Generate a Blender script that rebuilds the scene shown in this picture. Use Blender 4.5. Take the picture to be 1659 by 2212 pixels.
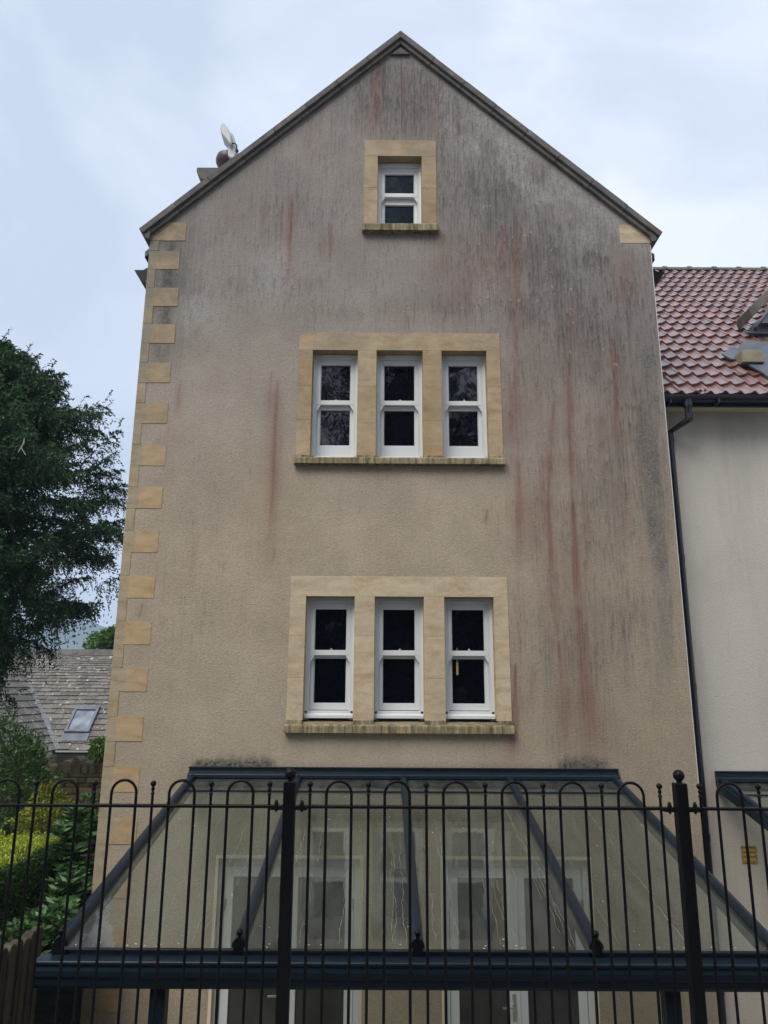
import bpy, math, random
import numpy as np
from mathutils import Vector, Matrix
R=math.radians
random.seed(7); rng=np.random.default_rng(7)
scene=bpy.context.scene
for o in list(bpy.data.objects): bpy.data.objects.remove(o)
C=scene.collection
# ------------------------------------------------------------ camera
CZ=1.6; F=1600.; PITCH=R(13.6); ROLL=0.0055; D=7.86
cam=bpy.data.cameras.new('camera'); co=bpy.data.objects.new('camera',cam); C.objects.link(co)
cam.sensor_fit='VERTICAL'; cam.sensor_height=24; cam.lens=24*F/2212; cam.clip_start=.05; cam.clip_end=5000
co.matrix_world=Matrix.Translation((0,0,CZ))@Matrix.Rotation(R(90)+PITCH,4,'X')@Matrix.Rotation(ROLL,4,'Z')
scene.camera=co
def at(u,v,Y):
    """world point (x,z) at distance Y seen at a spot measured on the photo"""
    a=u-829.5; b=1106-v; c,s=math.cos(ROLL),math.sin(ROLL)
    x=(a*c-b*s)/F; y=(a*s+b*c)/F
    f=math.cos(PITCH)-y*math.sin(PITCH); z=math.sin(PITCH)+y*math.cos(PITCH)
    return x/f*Y, z/f*Y+CZ
# ------------------------------------------------------------ world, sun, exposure
SUN_EL=52; SUN_AZ=-150   # from the left, behind the camera
w=bpy.data.worlds.new('World'); scene.world=w; w.use_nodes=True
nt=w.node_tree; nt.nodes.clear()
def N(t,typ,**k):
    n=t.nodes.new(typ)
    for a,b in k.items():
        if a=='ins':
            for i,v in b.items(): n.inputs[i].default_value=v
        else: setattr(n,a,b)
    return n
sky=N(nt,'ShaderNodeTexSky',sky_type='NISHITA',sun_disc=False,sun_elevation=R(SUN_EL),sun_rotation=R(SUN_AZ),air_density=1.2,dust_density=2.5)
tc=N(nt,'ShaderNodeTexCoord'); mp=N(nt,'ShaderNodeMapping'); mp.inputs['Scale'].default_value=(1,1,1.5); mp.inputs['Location'].default_value=(.35,.1,.6)
nt.links.new(tc.outputs['Generated'],mp.inputs[0])
n1=N(nt,'ShaderNodeTexNoise',ins={'Scale':2.7,'Detail':7,'Roughness':.52,'Distortion':.5}); nt.links.new(mp.outputs[0],n1.inputs['Vector'])
cr=N(nt,'ShaderNodeValToRGB'); e=cr.color_ramp.elements
e[0].position=.36; e[0].color=(3.15,3.6,4.4,1); e[1].position=.63; e[1].color=(4.75,5.05,5.6,1)
x=cr.color_ramp.elements.new(.5); x.color=(3.8,4.2,5.0,1)
nt.links.new(n1.outputs[0],cr.inputs[0])
mx=N(nt,'ShaderNodeMixRGB',ins={0:.93}); nt.links.new(sky.outputs[0],mx.inputs[1]); nt.links.new(cr.outputs[0],mx.inputs[2])
bg=N(nt,'ShaderNodeBackground',ins={'Strength':.1}); nt.links.new(mx.outputs[0],bg.inputs[0])
wo=N(nt,'ShaderNodeOutputWorld'); nt.links.new(bg.outputs[0],wo.inputs[0])
sl=bpy.data.lights.new('sun','SUN'); sl.energy=1.75; sl.angle=R(38); sl.color=(1,.95,.87)
so=bpy.data.objects.new('sun',sl); C.objects.link(so); so.location=(-10,-10,20)
az=R(SUN_AZ); el=R(SUN_EL)
sd=Vector((-math.sin(-az)*math.cos(el)*1,math.cos(az)*math.cos(el),math.sin(el)))  # towards the sun
so.rotation_euler=sd.to_track_quat('Z','Y').to_euler()
scene.view_settings.view_transform='Standard'; scene.view_settings.look='None'; scene.view_settings.exposure=1.08; scene.view_settings.gamma=1
scene.render.resolution_x=768; scene.render.resolution_y=1024
scene.cycles.max_bounces=10; scene.cycles.transparent_max_bounces=12

# ------------------------------------------------------------ materials
def mat(name): 
    m=bpy.data.materials.new(name); m.use_nodes=True; t=m.node_tree; b=t.nodes['Principled BSDF']; return m,t,b
def coords(t,scale=(1,1,1),loc=(0,0,0)):
    g=N(t,'ShaderNodeNewGeometry'); m=N(t,'ShaderNodeMapping'); m.inputs['Scale'].default_value=scale; m.inputs['Location'].default_value=loc
    t.links.new(g.outputs['Position'],m.inputs[0]); return m.outputs[0]
def noise(t,vec,scale,detail=4,rough=.55,dist=0):
    n=N(t,'ShaderNodeTexNoise',ins={'Scale':scale,'Detail':detail,'Roughness':rough,'Distortion':dist}); t.links.new(vec,n.inputs['Vector']); return n.outputs[0]
def ramp(t,src,stops):
    r=N(t,'ShaderNodeValToRGB'); el=r.color_ramp.elements
    el[0].position,el[0].color=stops[0][0],(*stops[0][1],1); el[1].position,el[1].color=stops[-1][0],(*stops[-1][1],1)
    for p,c in stops[1:-1]: x=el.new(p); x.color=(*c,1)
    t.links.new(src,r.inputs[0]); return r.outputs[0]
def gray(v): return (v,v,v)
def mix(t,fac,a,b,mode='MIX'):
    m=N(t,'ShaderNodeMixRGB',blend_type=mode)
    for i,s in ((0,fac),(1,a),(2,b)):
        if isinstance(s,(int,float)): m.inputs[i].default_value=s
        elif isinstance(s,tuple): m.inputs[i].default_value=(*s,1)
        else: t.links.new(s,m.inputs[i])
    return m.outputs[0]
def math_(t,op,a,b=None,clamp=False):
    m=N(t,'ShaderNodeMath',operation=op,use_clamp=clamp)
    for i,s in ((0,a),(1,b)):
        if s is None: continue
        if isinstance(s,(int,float)): m.inputs[i].default_value=s
        else: t.links.new(s,m.inputs[i])
    return m.outputs[0]
def bump(t,b,h,strength=.5,dist=.01):
    n=N(t,'ShaderNodeBump',ins={'Strength':strength,'Distance':dist}); t.links.new(h,n.inputs['Height']); t.links.new(n.outputs[0],b.inputs['Normal'])
def simple(name,col,rough=.5,metal=0,var=.25,scale=6,bmp=0,bscale=60,spec=.5,coat=0,island=0):
    m,t,b=mat(name); v=coords(t)
    n=noise(t,v,scale,5)
    c=ramp(t,n,[(.25,tuple(x*(1-var) for x in col)),(.75,tuple(min(1,x*(1+var)) for x in col))])
    if island:
        g=N(t,'ShaderNodeNewGeometry'); r=ramp(t,g.outputs['Random Per Island'],[(0,gray(1-island)),(1,gray(1+island))]); c=mix(t,1,c,r,'MULTIPLY')
    t.links.new(c,b.inputs['Base Color']); b.inputs['Roughness'].default_value=rough; b.inputs['Metallic'].default_value=metal
    b.inputs['Specular IOR Level'].default_value=spec; b.inputs['Coat Weight'].default_value=coat
    if bmp: bump(t,b,noise(t,v,bscale,4),bmp,.004)
    return m
M={}
# roughcast render of the gable, masks come from the wall's own stain attribute
m,t,b=mat('gable_render'); v=coords(t)
at_=N(t,'ShaderNodeAttribute',attribute_name='stain'); sep=N(t,'ShaderNodeSeparateColor'); t.links.new(at_.outputs['Color'],sep.inputs[0])
at2=N(t,'ShaderNodeAttribute',attribute_name='tone'); sep2=N(t,'ShaderNodeSeparateColor'); t.links.new(at2.outputs['Color'],sep2.inputs[0])
base=mix(t,sep2.outputs[0],(.350,.295,.225),(.250,.229,.210))
base=mix(t,1,base,ramp(t,noise(t,v,1.7,6,.65),[(.3,gray(.86)),(.7,gray(1.10))]),'MULTIPLY')
base=mix(t,1,base,ramp(t,noise(t,v,42,3,.6),[(.3,gray(.86)),(.7,gray(1.12))]),'MULTIPLY')
base=mix(t,math_(t,'MULTIPLY',sep2.outputs[1],.6),base,(.185,.19,.115))
vs=coords(t,(38,1,.8)); s1=noise(t,vs,1.0,5,.6,.2); mot=noise(t,coords(t,(5,1,2.6)),1,7,.7,.3); spk=noise(t,v,34,6,.75)
film=math_(t,'MULTIPLY',sep.outputs[1],ramp(t,mot,[(.28,gray(.35)),(.7,gray(1))]),True)
lg=ramp(t,noise(t,coords(t,(10,1,.4),(2,0,1)),1,5,.62,.2),[(.35,gray(.35)),(.65,gray(1))]); film=math_(t,'MULTIPLY',film,math_(t,'ADD',.25,lg),True)
base=mix(t,math_(t,'MULTIPLY',film,.72),base,(.098,.094,.090))
fine=math_(t,'MULTIPLY',film,ramp(t,s1,[(.46,gray(0)),(.68,gray(.75))]),True)
base=mix(t,fine,base,(.075,.072,.075))
redm=math_(t,'MULTIPLY',sep.outputs[0],ramp(t,s1,[(.3,gray(.62)),(.62,gray(1))]),True)
base=mix(t,redm,base,(.175,.088,.072))
lt=math_(t,'MULTIPLY',sep.outputs[2],ramp(t,spk,[(.40,gray(.12)),(.60,gray(1))]),True)
base=mix(t,math_(t,'MULTIPLY',lt,.75),base,(.36,.355,.345))
ln=ramp(t,noise(t,v,17,2,.5),[(.70,gray(0)),(.73,gray(1))]); base=mix(t,math_(t,'MULTIPLY',ln,math_(t,'MULTIPLY',sep.outputs[1],.55)),base,(.36,.36,.34))
att=N(t,'ShaderNodeAttribute',attribute_name='ticks'); sep3=N(t,'ShaderNodeSeparateColor'); t.links.new(att.outputs['Color'],sep3.inputs[0])
base=mix(t,math_(t,'MULTIPLY',sep3.outputs[0],ramp(t,spk,[(.3,gray(.6)),(.55,gray(1))]),True),base,(.035,.036,.040))
lich=math_(t,'MULTIPLY',sep3.outputs[1],1.0,True); lc=ramp(t,noise(t,v,38,5,.8),[(.40,(.085,.08,.074)),(.54,(.14,.134,.122)),(.66,(.24,.232,.21))])
base=mix(t,lich,base,lc)
mo=math_(t,'MULTIPLY',sep2.outputs[2],ramp(t,spk,[(.35,gray(.35)),(.6,gray(1))]),True)
base=mix(t,mo,base,(.03,.035,.03))
t.links.new(base,b.inputs['Base Color']); b.inputs['Roughness'].default_value=.93; b.inputs['Specular IOR Level'].default_value=.2
h=math_(t,'ADD',noise(t,v,58,4,.6),math_(t,'MULTIPLY',noise(t,v,130,2),.4)); bump(t,b,h,.7,.011)
M['gable']=m
m,t,b=mat('neighbour_render'); v=coords(t)
c=ramp(t,noise(t,v,.8,5,.6),[(.3,(.42,.39,.35)),(.7,(.475,.44,.395))]); c=mix(t,1,c,ramp(t,noise(t,v,50,3),[(.3,gray(.92)),(.7,gray(1.07))]),'MULTIPLY')
sv=noise(t,coords(t,(3.5,3.5,.35)),1,6,.65,.2); c=mix(t,ramp(t,sv,[(.48,gray(0)),(.75,gray(.4))]),c,(.25,.225,.19))
gr=ramp(t,noise(t,coords(t,(1.2,1.2,1.2),(4,0,1)),1,5,.6),[(.55,gray(0)),(.75,gray(.22))]); c=mix(t,gr,c,(.24,.24,.17))
t.links.new(c,b.inputs['Base Color']); b.inputs['Roughness'].default_value=.9; bump(t,b,noise(t,v,60,4),.5,.008); M['render2']=m
def stone(name,a,c2,dirt=.25,dcol=(.12,.11,.085),dsc=3.,streak=False,dlo=.5,dhi=.75):
    m,t,b=mat(name); v=coords(t); g=N(t,'ShaderNodeNewGeometry')
    c=mix(t,g.outputs['Random Per Island'],a,c2)
    c=mix(t,1,c,ramp(t,noise(t,coords(t,(1.5,1.5,5)),2.2,6,.65,.6),[(.3,(.78,.74,.66)),(.5,(.98,.98,.98)),(.7,(1.12,1.12,1.12))]),'MULTIPLY')
    ot=ramp(t,noise(t,coords(t,(2.6,2.6,4.5)),1.3,5,.6,.8),[(.50,gray(0)),(.68,gray(.6))]); c=mix(t,ot,c,mix(t,1,c,(.90,.70,.46),'MULTIPLY'))
    dv=coords(t,(18,18,2.5)) if streak else v
    d=noise(t,dv,1 if streak else dsc,7,.72,.3); c=mix(t,math_(t,'MULTIPLY',ramp(t,d,[(dlo,gray(0)),(dhi,gray(1))]),dirt),c,dcol)
    c=mix(t,1,c,ramp(t,noise(t,v,70,3),[(.3,gray(.9)),(.7,gray(1.08))]),'MULTIPLY')
    t.links.new(c,b.inputs['Base Color']); b.inputs['Roughness'].default_value=.85; b.inputs['Specular IOR Level'].default_value=.25
    bump(t,b,noise(t,v,45,5),.3,.004); M[name]=m; return m
stone('bath_stone',(.34,.25,.145),(.41,.32,.205),.45)
stone('pale_stone',(.42,.345,.24),(.46,.385,.275),.25)
stone('quoin_stone',(.36,.225,.105),(.40,.33,.22),.35)
stone('quoin_grey',(.29,.24,.165),(.34,.285,.195),.35)
stone('sill_stone',(.30,.25,.145),(.34,.28,.18),.9,(.06,.058,.035),3,True,.40,.6)
stone('coping_stone',(.115,.108,.102),(.150,.14,.128),.75,(.06,.062,.066),4.,False,.4,.62)
for nm in ('quoin_stone','quoin_grey','bath_stone'):
    t=M[nm].node_tree; b=t.nodes['Principled BSDF']; src=b.inputs['Base Color'].links[0].from_socket; v=coords(t)
    sx=N(t,'ShaderNodeSeparateXYZ'); g=N(t,'ShaderNodeNewGeometry'); t.links.new(g.outputs['Position'],sx.inputs[0])
    hz=ramp(t,math_(t,'MULTIPLY',sx.outputs[2],.1),[(.36,gray(.05)),(.60,gray(1))]); ns=ramp(t,noise(t,v,3.2,6,.7,.3),[(.34,gray(.15)),(.58,gray(1))])
    c=mix(t,math_(t,'MULTIPLY',math_(t,'MULTIPLY',hz,ns),.42 if nm=='bath_stone' else .75),src,(.15,.142,.125)); t.links.new(c,b.inputs['Base Color'])
M['mortar']=simple('mortar',(.5,.43,.3),.9)
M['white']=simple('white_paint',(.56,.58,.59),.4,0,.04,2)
M['cream']=simple('cream_sealant',(.60,.54,.40),.6,0,.08)
M['vent']=simple('vent_plastic',(.5,.52,.55),.5,0,.05)
M['blue']=simple('slate_blue_paint',(.0055,.0125,.021),.36,0,.25,9,.15,90,.32)
M['black']=simple('black_paint',(.0022,.0028,.004),.42,0,.3,20,.3,120,.16)
M['pvc']=simple('black_plastic',(.008,.010,.016),.28,0,.15,10)
M['metal']=simple('satin_metal',(.55,.55,.54),.3,1,.05)
M['lead']=simple('lead_sheet',(.10,.115,.14),.5,.2,.35,5,.3,12)
M['clay']=simple('clay_pot',(.055,.02,.028),.45,0,.25,8)
M['dish']=simple('antenna_plastic',(.40,.41,.41),.5,0,.12,5)
M['wood']=simple('pale_wood',(.45,.27,.11),.5,0,.2,20)
M['slateblack']=simple('dark_slate',(.03,.034,.04),.6,0,.3,8)
M['leafbrown']=simple('dry_leaf',(.33,.10,.03),.6,0,.4,60)
M['vent_y']=simple('ochre_plastic',(.30,.20,.06),.5,0,.15,10)
def glass(name,col,rough,amp,scale,ior=1.5,spec=.5):
    m,t,b=mat(name); v=coords(t,(1,1,.8)); t.links.new(ramp(t,noise(t,v,3,3),[(.3,tuple(x*.6 for x in col)),(.7,tuple(x*1.5 for x in col))]),b.inputs['Base Color'])
    b.inputs['Roughness'].default_value=rough; b.inputs['IOR'].default_value=ior; b.inputs['Specular IOR Level'].default_value=spec
    bump(t,b,noise(t,v,scale,3,.5,.8),1,amp); M[name]=m
glass('window_glass',(.0012,.002,.0045),.035,.004,2.2,1.8)
glass('attic_glass',(.006,.011,.018),.06,.002,7,1.5)
glass('door_glass',(.035,.036,.034),.05,.004,3)
glass('skylight_glass',(.2,.22,.27),.1,.002,3,1.6)
# veranda sheet glass: clear, greenish, dusty
m,t,b=mat('veranda_glass'); v=coords(t); o=t.nodes['Material Output']
tr=N(t,'ShaderNodeBsdfTransparent',ins={0:(.62,.665,.63,1)}); gl=N(t,'ShaderNodeBsdfGlossy',ins={0:(.95,1,.97,1),'Roughness':.03})
bn=N(t,'ShaderNodeBump',ins={'Strength':.5,'Distance':.003}); t.links.new(noise(t,coords(t,(7,.8,1)),1,3,.5,.5),bn.inputs['Height']); t.links.new(bn.outputs[0],gl.inputs['Normal'])
fr=N(t,'ShaderNodeFresnel',ins={0:1.5}); f2=math_(t,'MULTIPLY',fr.outputs[0],1.05,True)
ms=N(t,'ShaderNodeMixShader'); t.links.new(f2,ms.inputs[0]); t.links.new(tr.outputs[0],ms.inputs[1]); t.links.new(gl.outputs[0],ms.inputs[2])
df=N(t,'ShaderNodeBsdfDiffuse',ins={0:(.19,.205,.18,1)})
yy=N(t,'ShaderNodeSeparateXYZ'); g=N(t,'ShaderNodeNewGeometry'); t.links.new(g.outputs['Position'],yy.inputs[0])
dust=ramp(t,noise(t,coords(t,(6,1.2,1)),1,6,.7,.6),[(.35,gray(.07)),(.75,gray(.30))])
ms2=N(t,'ShaderNodeMixShader'); t.links.new(dust,ms2.inputs[0]); t.links.new(ms.outputs[0],ms2.inputs[1]); t.links.new(df.outputs[0],ms2.inputs[2])
t.links.new(ms2.outputs[0],o.inputs[0]); M['vglass']=m
m,t,b=mat('water_bead'); b.inputs['Transmission Weight'].default_value=.75; b.inputs['Base Color'].default_value=(.5,.5,.45,1); b.inputs['IOR'].default_value=1.33; b.inputs['Roughness'].default_value=.05; M['water']=m
# pantiles
m,t,b=mat('pantile'); v=coords(t); g=N(t,'ShaderNodeNewGeometry')
c=ramp(t,g.outputs['Random Per Island'],[(0,(.14,.072,.064)),(.45,(.19,.092,.078)),(.8,(.22,.115,.098)),(1,(.27,.11,.07))])
c=mix(t,ramp(t,noise(t,v,5,6,.7),[(.45,gray(0)),(.75,gray(.6))]),c,(.15,.11,.105))
c=mix(t,ramp(t,noise(t,v,26,6,.75),[(.60,gray(0)),(.70,gray(.55))]),c,(.42,.36,.34))
t.links.new(c,b.inputs['Base Color']); b.inputs['Roughness'].default_value=.33; b.inputs['Coat Weight'].default_value=1; b.inputs['Coat Roughness'].default_value=.14
bump(t,b,noise(t,v,60,4),.3,.004); M['pantile']=m
m,t,b=mat('stone_slate'); v=coords(t); g=N(t,'ShaderNodeNewGeometry')
c=ramp(t,g.outputs['Random Per Island'],[(0,(.10,.095,.085)),(.5,(.145,.136,.12)),(1,(.20,.186,.16))])
c=mix(t,ramp(t,noise(t,v,9,6,.7),[(.4,gray(0)),(.7,gray(.6))]),c,(.06,.056,.05))
c=mix(t,ramp(t,noise(t,v,7,3,.5,.3),[(.64,gray(0)),(.67,gray(.8))]),c,(.5,.49,.46))
c=mix(t,ramp(t,noise(t,v,22,2,.5,.2),[(.66,gray(0)),(.69,gray(.6))]),c,(.45,.44,.42))
t.links.new(c,b.inputs['Base Color']); b.inputs['Roughness'].default_value=.9; bump(t,b,noise(t,v,30,5),.5,.012); M['slate']=m
m,t,b=mat('rubble_stone'); v=coords(t); g=N(t,'ShaderNodeNewGeometry')
c=ramp(t,g.outputs['Random Per Island'],[(0,(.16,.13,.085)),(.5,(.26,.205,.125)),(1,(.38,.29,.16))])
c=mix(t,ramp(t,noise(t,v,11,6,.7),[(.48,gray(0)),(.68,gray(.7))]),c,(.07,.062,.05))
t.links.new(c,b.inputs['Base Color']); b.inputs['Roughness'].default_value=.95; bump(t,b,noise(t,v,14,5,.7),1,.05); M['rubble']=m
m,t,b=mat('weathered_timber'); v=coords(t,(30,30,1.5)); g=N(t,'ShaderNodeNewGeometry')
c=ramp(t,noise(t,v,1,6,.7,.4),[(.3,(.022,.018,.012)),(.7,(.085,.068,.042))]); c=mix(t,1,c,ramp(t,g.outputs['Random Per Island'],[(0,gray(.7)),(1,gray(1.2))]),'MULTIPLY')
t.links.new(c,b.inputs['Base Color']); b.inputs['Roughness'].default_value=.9; bump(t,b,noise(t,v,1,5),.6,.01); M['timber']=m
def foliage(name,a,b2,c3,rough=.5,trans=.25):
    m,t,b=mat(name); g=N(t,'ShaderNodeNewGeometry'); v=coords(t)
    c=ramp(t,g.outputs['Random Per Island'],[(0,a),(.5,b2),(1,c3)])
    c=mix(t,1,c,ramp(t,noise(t,v,1.4,3),[(.3,gray(.7)),(.7,gray(1.3))]),'MULTIPLY')
    t.links.new(c,b.inputs['Base Color']); b.inputs['Roughness'].default_value=rough; b.inputs['Specular IOR Level'].default_value=.35
    tl=N(t,'ShaderNodeBsdfTranslucent'); t.links.new(c,tl.inputs[0]); s=N(t,'ShaderNodeMixShader',ins={0:trans})
    t.links.new(b.outputs[0],s.inputs[1]); t.links.new(tl.outputs[0],s.inputs[2]); t.links.new(s.outputs[0],t.nodes['Material Output'].inputs[0]); M[name]=m
foliage('yew',(.014,.040,.018),(.028,.072,.028),(.055,.125,.042),.6,.2)
foliage('dark_leaf',(.025,.065,.015),(.045,.105,.025),(.09,.17,.035))
foliage('hedge_leaf',(.20,.27,.02),(.30,.37,.035),(.42,.46,.05),.5,.35)
foliage('yellow_leaf',(.06,.10,.012),(.14,.17,.02),(.30,.27,.03))
foliage('rhodo_leaf',(.022,.062,.018),(.042,.105,.032),(.09,.17,.05),.4,.15)
foliage('far_leaf',(.04,.09,.015),(.07,.15,.025),(.11,.2,.035))
foliage('broad_leaf',(.006,.014,.005),(.010,.024,.007),(.018,.04,.010),.8,.08)
foliage('ivy_leaf',(.08,.18,.02),(.12,.26,.03),(.18,.32,.05))
M['bark']=simple('bark',(.055,.042,.032),.95,0,.4,12,.8,20)
M['deadwood']=simple('dead_wood',(.30,.27,.24),.8,0,.2,12)
M['hedgecore']=simple('hedge_twigs',(.012,.016,.006),1,0,.4,20)
M['soil']=simple('soil',(.045,.032,.02),1,0,.5,6,.8,20)
M['ground']=simple('meadow',(.05,.075,.02),1,0,.4,.3,.5,3)
M['gravel']=simple('gravel',(.30,.28,.25),.95,0,.4,30,.8,60)
M['paving']=simple('paving',(.32,.30,.27),.85,0,.25,3,.4,40)
M['hill']=simple('wooded_hill',(.030,.055,.022),1,0,.5,.03,.6,.2)
M['limewash']=simple('limewash',(.42,.42,.38),.9,0,.1,3)

# ------------------------------------------------------------ mesh helpers
class MB:
    def __init__(s): s.v=[];s.f=[];s.mi=[]
    def quad_add(s,vs,fs,mi=0):
        n=len(s.v); s.v+= [tuple(p) for p in vs]; s.f+=[tuple(i+n for i in f) for f in fs]; s.mi+=[mi]*len(fs); return s
    def box(s,x0,x1,y0,y1,z0,z1,mi=0,M4=None):
        vs=[(x,y,z) for x in(x0,x1) for y in(y0,y1) for z in(z0,z1)]
        if M4: vs=[tuple(M4@Vector(p)) for p in vs]
        return s.quad_add(vs,[(0,1,3,2),(4,6,7,5),(0,4,5,1),(2,3,7,6),(0,2,6,4),(1,5,7,3)],mi)
    def prism(s,prof,a,b,fn,mi=0):
        """prof: closed 2D outline; fn(p,q,t) -> xyz; t goes a..b"""
        n=len(prof); vs=[fn(p,q,a) for p,q in prof]+[fn(p,q,b) for p,q in prof]
        fs=[(i,(i+1)%n,n+(i+1)%n,n+i) for i in range(n)]+[tuple(range(n-1,-1,-1)),tuple(range(n,2*n))]
        return s.quad_add(vs,fs,mi)
    def tube(s,pts,r,n=8,mi=0,cap=True):
        pts=[Vector(p) for p in pts]; rs=r if isinstance(r,(list,tuple)) else [r]*len(pts); vs=[];fs=[]
        up=None
        for i,p in enumerate(pts):
            d=(pts[min(i+1,len(pts)-1)]-pts[max(i-1,0)]).normalized()
            if up is None: up=Vector((0,0,1)) if abs(d.z)<.9 else Vector((0,1,0))
            a=d.cross(up); 
            if a.length<1e-4: a=d.cross(Vector((1,0,0)))
            a.normalize(); bb=a.cross(d).normalized(); up=bb
            for k in range(n):
                q=2*math.pi*k/n; vs.append(p+a*math.cos(q)*rs[i]+bb*math.sin(q)*rs[i])
        for i in range(len(pts)-1):
            for k in range(n): fs.append((i*n+k,i*n+(k+1)%n,(i+1)*n+(k+1)%n,(i+1)*n+k))
        if cap: fs+=[tuple(range(n-1,-1,-1)),tuple(range((len(pts)-1)*n,len(pts)*n))]
        return s.quad_add(vs,fs,mi)
    def lathe(s,prof,cx,cy,cz,n=16,mi=0,ax='Z'):
        vs=[];fs=[]
        for r,h in prof:
            for k in range(n):
                q=2*math.pi*k/n; a,b=r*math.cos(q),r*math.sin(q)
                vs.append((cx+a,cy+b,cz+h) if ax=='Z' else (cx+a,cy+h,cz+b))
        for i in range(len(prof)-1):
            for k in range(n): fs.append((i*n+k,i*n+(k+1)%n,(i+1)*n+(k+1)%n,(i+1)*n+k))
        fs+=[tuple(range(n-1,-1,-1)),tuple(range((len(prof)-1)*n,len(prof)*n))]
        return s.quad_add(vs,fs,mi)
    def ball(s,c,r,n=14,mi=0,sc=(1,1,1)):
        m=n//2; prof=[(max(r*math.sin(math.pi*i/m),1e-4),-r*math.cos(math.pi*i/m)) for i in range(m+1)]
        k=len(s.v); s.lathe(prof,0,0,0,n,mi)
        for i in range(k,len(s.v)): p=s.v[i]; s.v[i]=(c[0]+p[0]*sc[0],c[1]+p[1]*sc[1],c[2]+p[2]*sc[2])
        return s
    def build(s,name,mats,parent=None,bevel=0,smooth=False,label=None,seg=1):
        me=bpy.data.meshes.new(name); me.from_pydata(s.v,[],s.f); 
        for m in (mats if isinstance(mats,(list,tuple)) else [mats]): me.materials.append(m)
        if len(set(s.mi))>1: me.polygons.foreach_set('material_index',s.mi)
        if smooth: me.polygons.foreach_set('use_smooth',[True]*len(s.f)); me.set_sharp_from_angle(angle=R(40))
        me.update(); o=bpy.data.objects.new(name,me); C.objects.link(o); o.parent=parent
        if bevel:
            b=o.modifiers.new('bevel','BEVEL'); b.width=bevel; b.segments=seg; b.limit_method='ANGLE'
        if label: o['label']=label
        return o
def npmesh(name,verts,faces_n,mats,parent=None,mi=None):
    """verts (k*n,3), every n consecutive verts are one face"""
    k=len(verts)//faces_n; me=bpy.data.meshes.new(name); me.vertices.add(len(verts)); me.vertices.foreach_set('co',verts.astype(np.float32).ravel())
    me.loops.add(len(verts)); me.loops.foreach_set('vertex_index',np.arange(len(verts),dtype=np.int32))
    me.polygons.add(k); me.polygons.foreach_set('loop_start',np.arange(0,len(verts),faces_n,dtype=np.int32)); me.polygons.foreach_set('loop_total',np.full(k,faces_n,dtype=np.int32))
    for m in (mats if isinstance(mats,(list,tuple)) else [mats]): me.materials.append(m)
    me.update(calc_edges=True); me.validate(); o=bpy.data.objects.new(name,me); C.objects.link(o); o.parent=parent; return o
def tag(o,label=None,cat=None,group=None,kind=None):
    if label:o['label']=label
    if cat:o['category']=cat
    if group:o['group']=group
    if kind:o['kind']=kind
    return o
def empty(name,loc,label,cat,group=None):
    o=bpy.data.objects.new(name,None); C.objects.link(o); o.location=loc; o.empty_display_size=.2; bpy.context.view_layer.update()
    return tag(o,label,cat,group)
def adopt(root):
    """children were modelled in world coordinates: shift them so the thing's base is its origin"""
    l=root.location.copy()
    for ch in [o for o in bpy.data.objects if o.parent==root]: ch.location=ch.location-l
def leaves(P,Dr,L,W,fold=.0,droop=0):
    """pointed leaf (4 verts) at each P along direction Dr"""
    n=len(P); Dr=Dr/np.linalg.norm(Dr,axis=1,keepdims=True); rv=rng.normal(size=(n,3)); S=np.cross(Dr,rv); S/=np.linalg.norm(S,axis=1,keepdims=True)+1e-9
    L=np.broadcast_to(L,(n,))[:,None]; W=np.broadcast_to(W,(n,))[:,None]
    a=P; b=P+Dr*L*.5+S*W*.5; c=P+Dr*L; d=P+Dr*L*.5-S*W*.5
    return np.stack([a,b,c,d],1).reshape(-1,3)

# ------------------------------------------------------------ value noise for stain masks
def vnoise(X,Z,sx,sz,seed):
    g=np.random.default_rng(seed).random((256,256)); x=X*sx+1000; z=Z*sz+1000
    xi=np.floor(x).astype(int); zi=np.floor(z).astype(int); fx=x-xi; fz=z-zi; fx=fx*fx*(3-2*fx); fz=fz*fz*(3-2*fz)
    a=g[xi%256,zi%256]; b=g[(xi+1)%256,zi%256]; c=g[xi%256,(zi+1)%256]; d=g[(xi+1)%256,(zi+1)%256]
    return (a*(1-fx)+b*fx)*(1-fz)+(c*(1-fx)+d*fx)*fz
def fbm(X,Z,sx,sz,seed,o=4):
    s=0;a=.5;T=0
    for i in range(o): s=s+a*vnoise(X,Z,sx*2**i,sz*2**i,seed+i); T+=a; a*=.55
    return s/T
def ss(a,b,x): t=np.clip((x-a)/(b-a),0,1); return t*t*(3-2*t)
def gs(X,Z,cx,cz,sx,sz): return np.exp(-((X-cx)/sx)**2-((Z-cz)/sz)**2)

# ============================================================ SETTING
XL,XR=-2.815,3.17; XC=.18; ZE=6.945; APEX=9.73; SL=.93
GZ=-2.15
def roofz(x): return APEX-abs(x-XC)*SL
tag(MB().box(-640,640,-60,1180,-2.6,-2.32).build('ground',M['ground']),kind='structure')
tag(MB().box(-6,9,3.75,40,-2.35,GZ).build('patio',M['paving']),kind='structure')
tag(MB().box(-60,60,-50,3.75,-2.31,0).build('terrace',M['gravel']),kind='structure')
gb=MB(); nx,ny=36,44
def soilz(x,y): return -.5+.07*math.sin(x*2.1+y)*math.cos(y*1.7)-max(0,(y-12))*.06
for i in range(nx+1):
    for j in range(ny+1):
        x=-12+i*(12-2.78)/nx; y=3.76+j*(17-3.76)/ny
        if x>-2.9 and y>7.8: pass
        gb.v.append((x,y,soilz(x,y)))
for i in range(nx):
    for j in range(ny): gb.f.append((i*(ny+1)+j,(i+1)*(ny+1)+j,(i+1)*(ny+1)+j+1,i*(ny+1)+j+1)); gb.mi.append(0)
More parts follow.
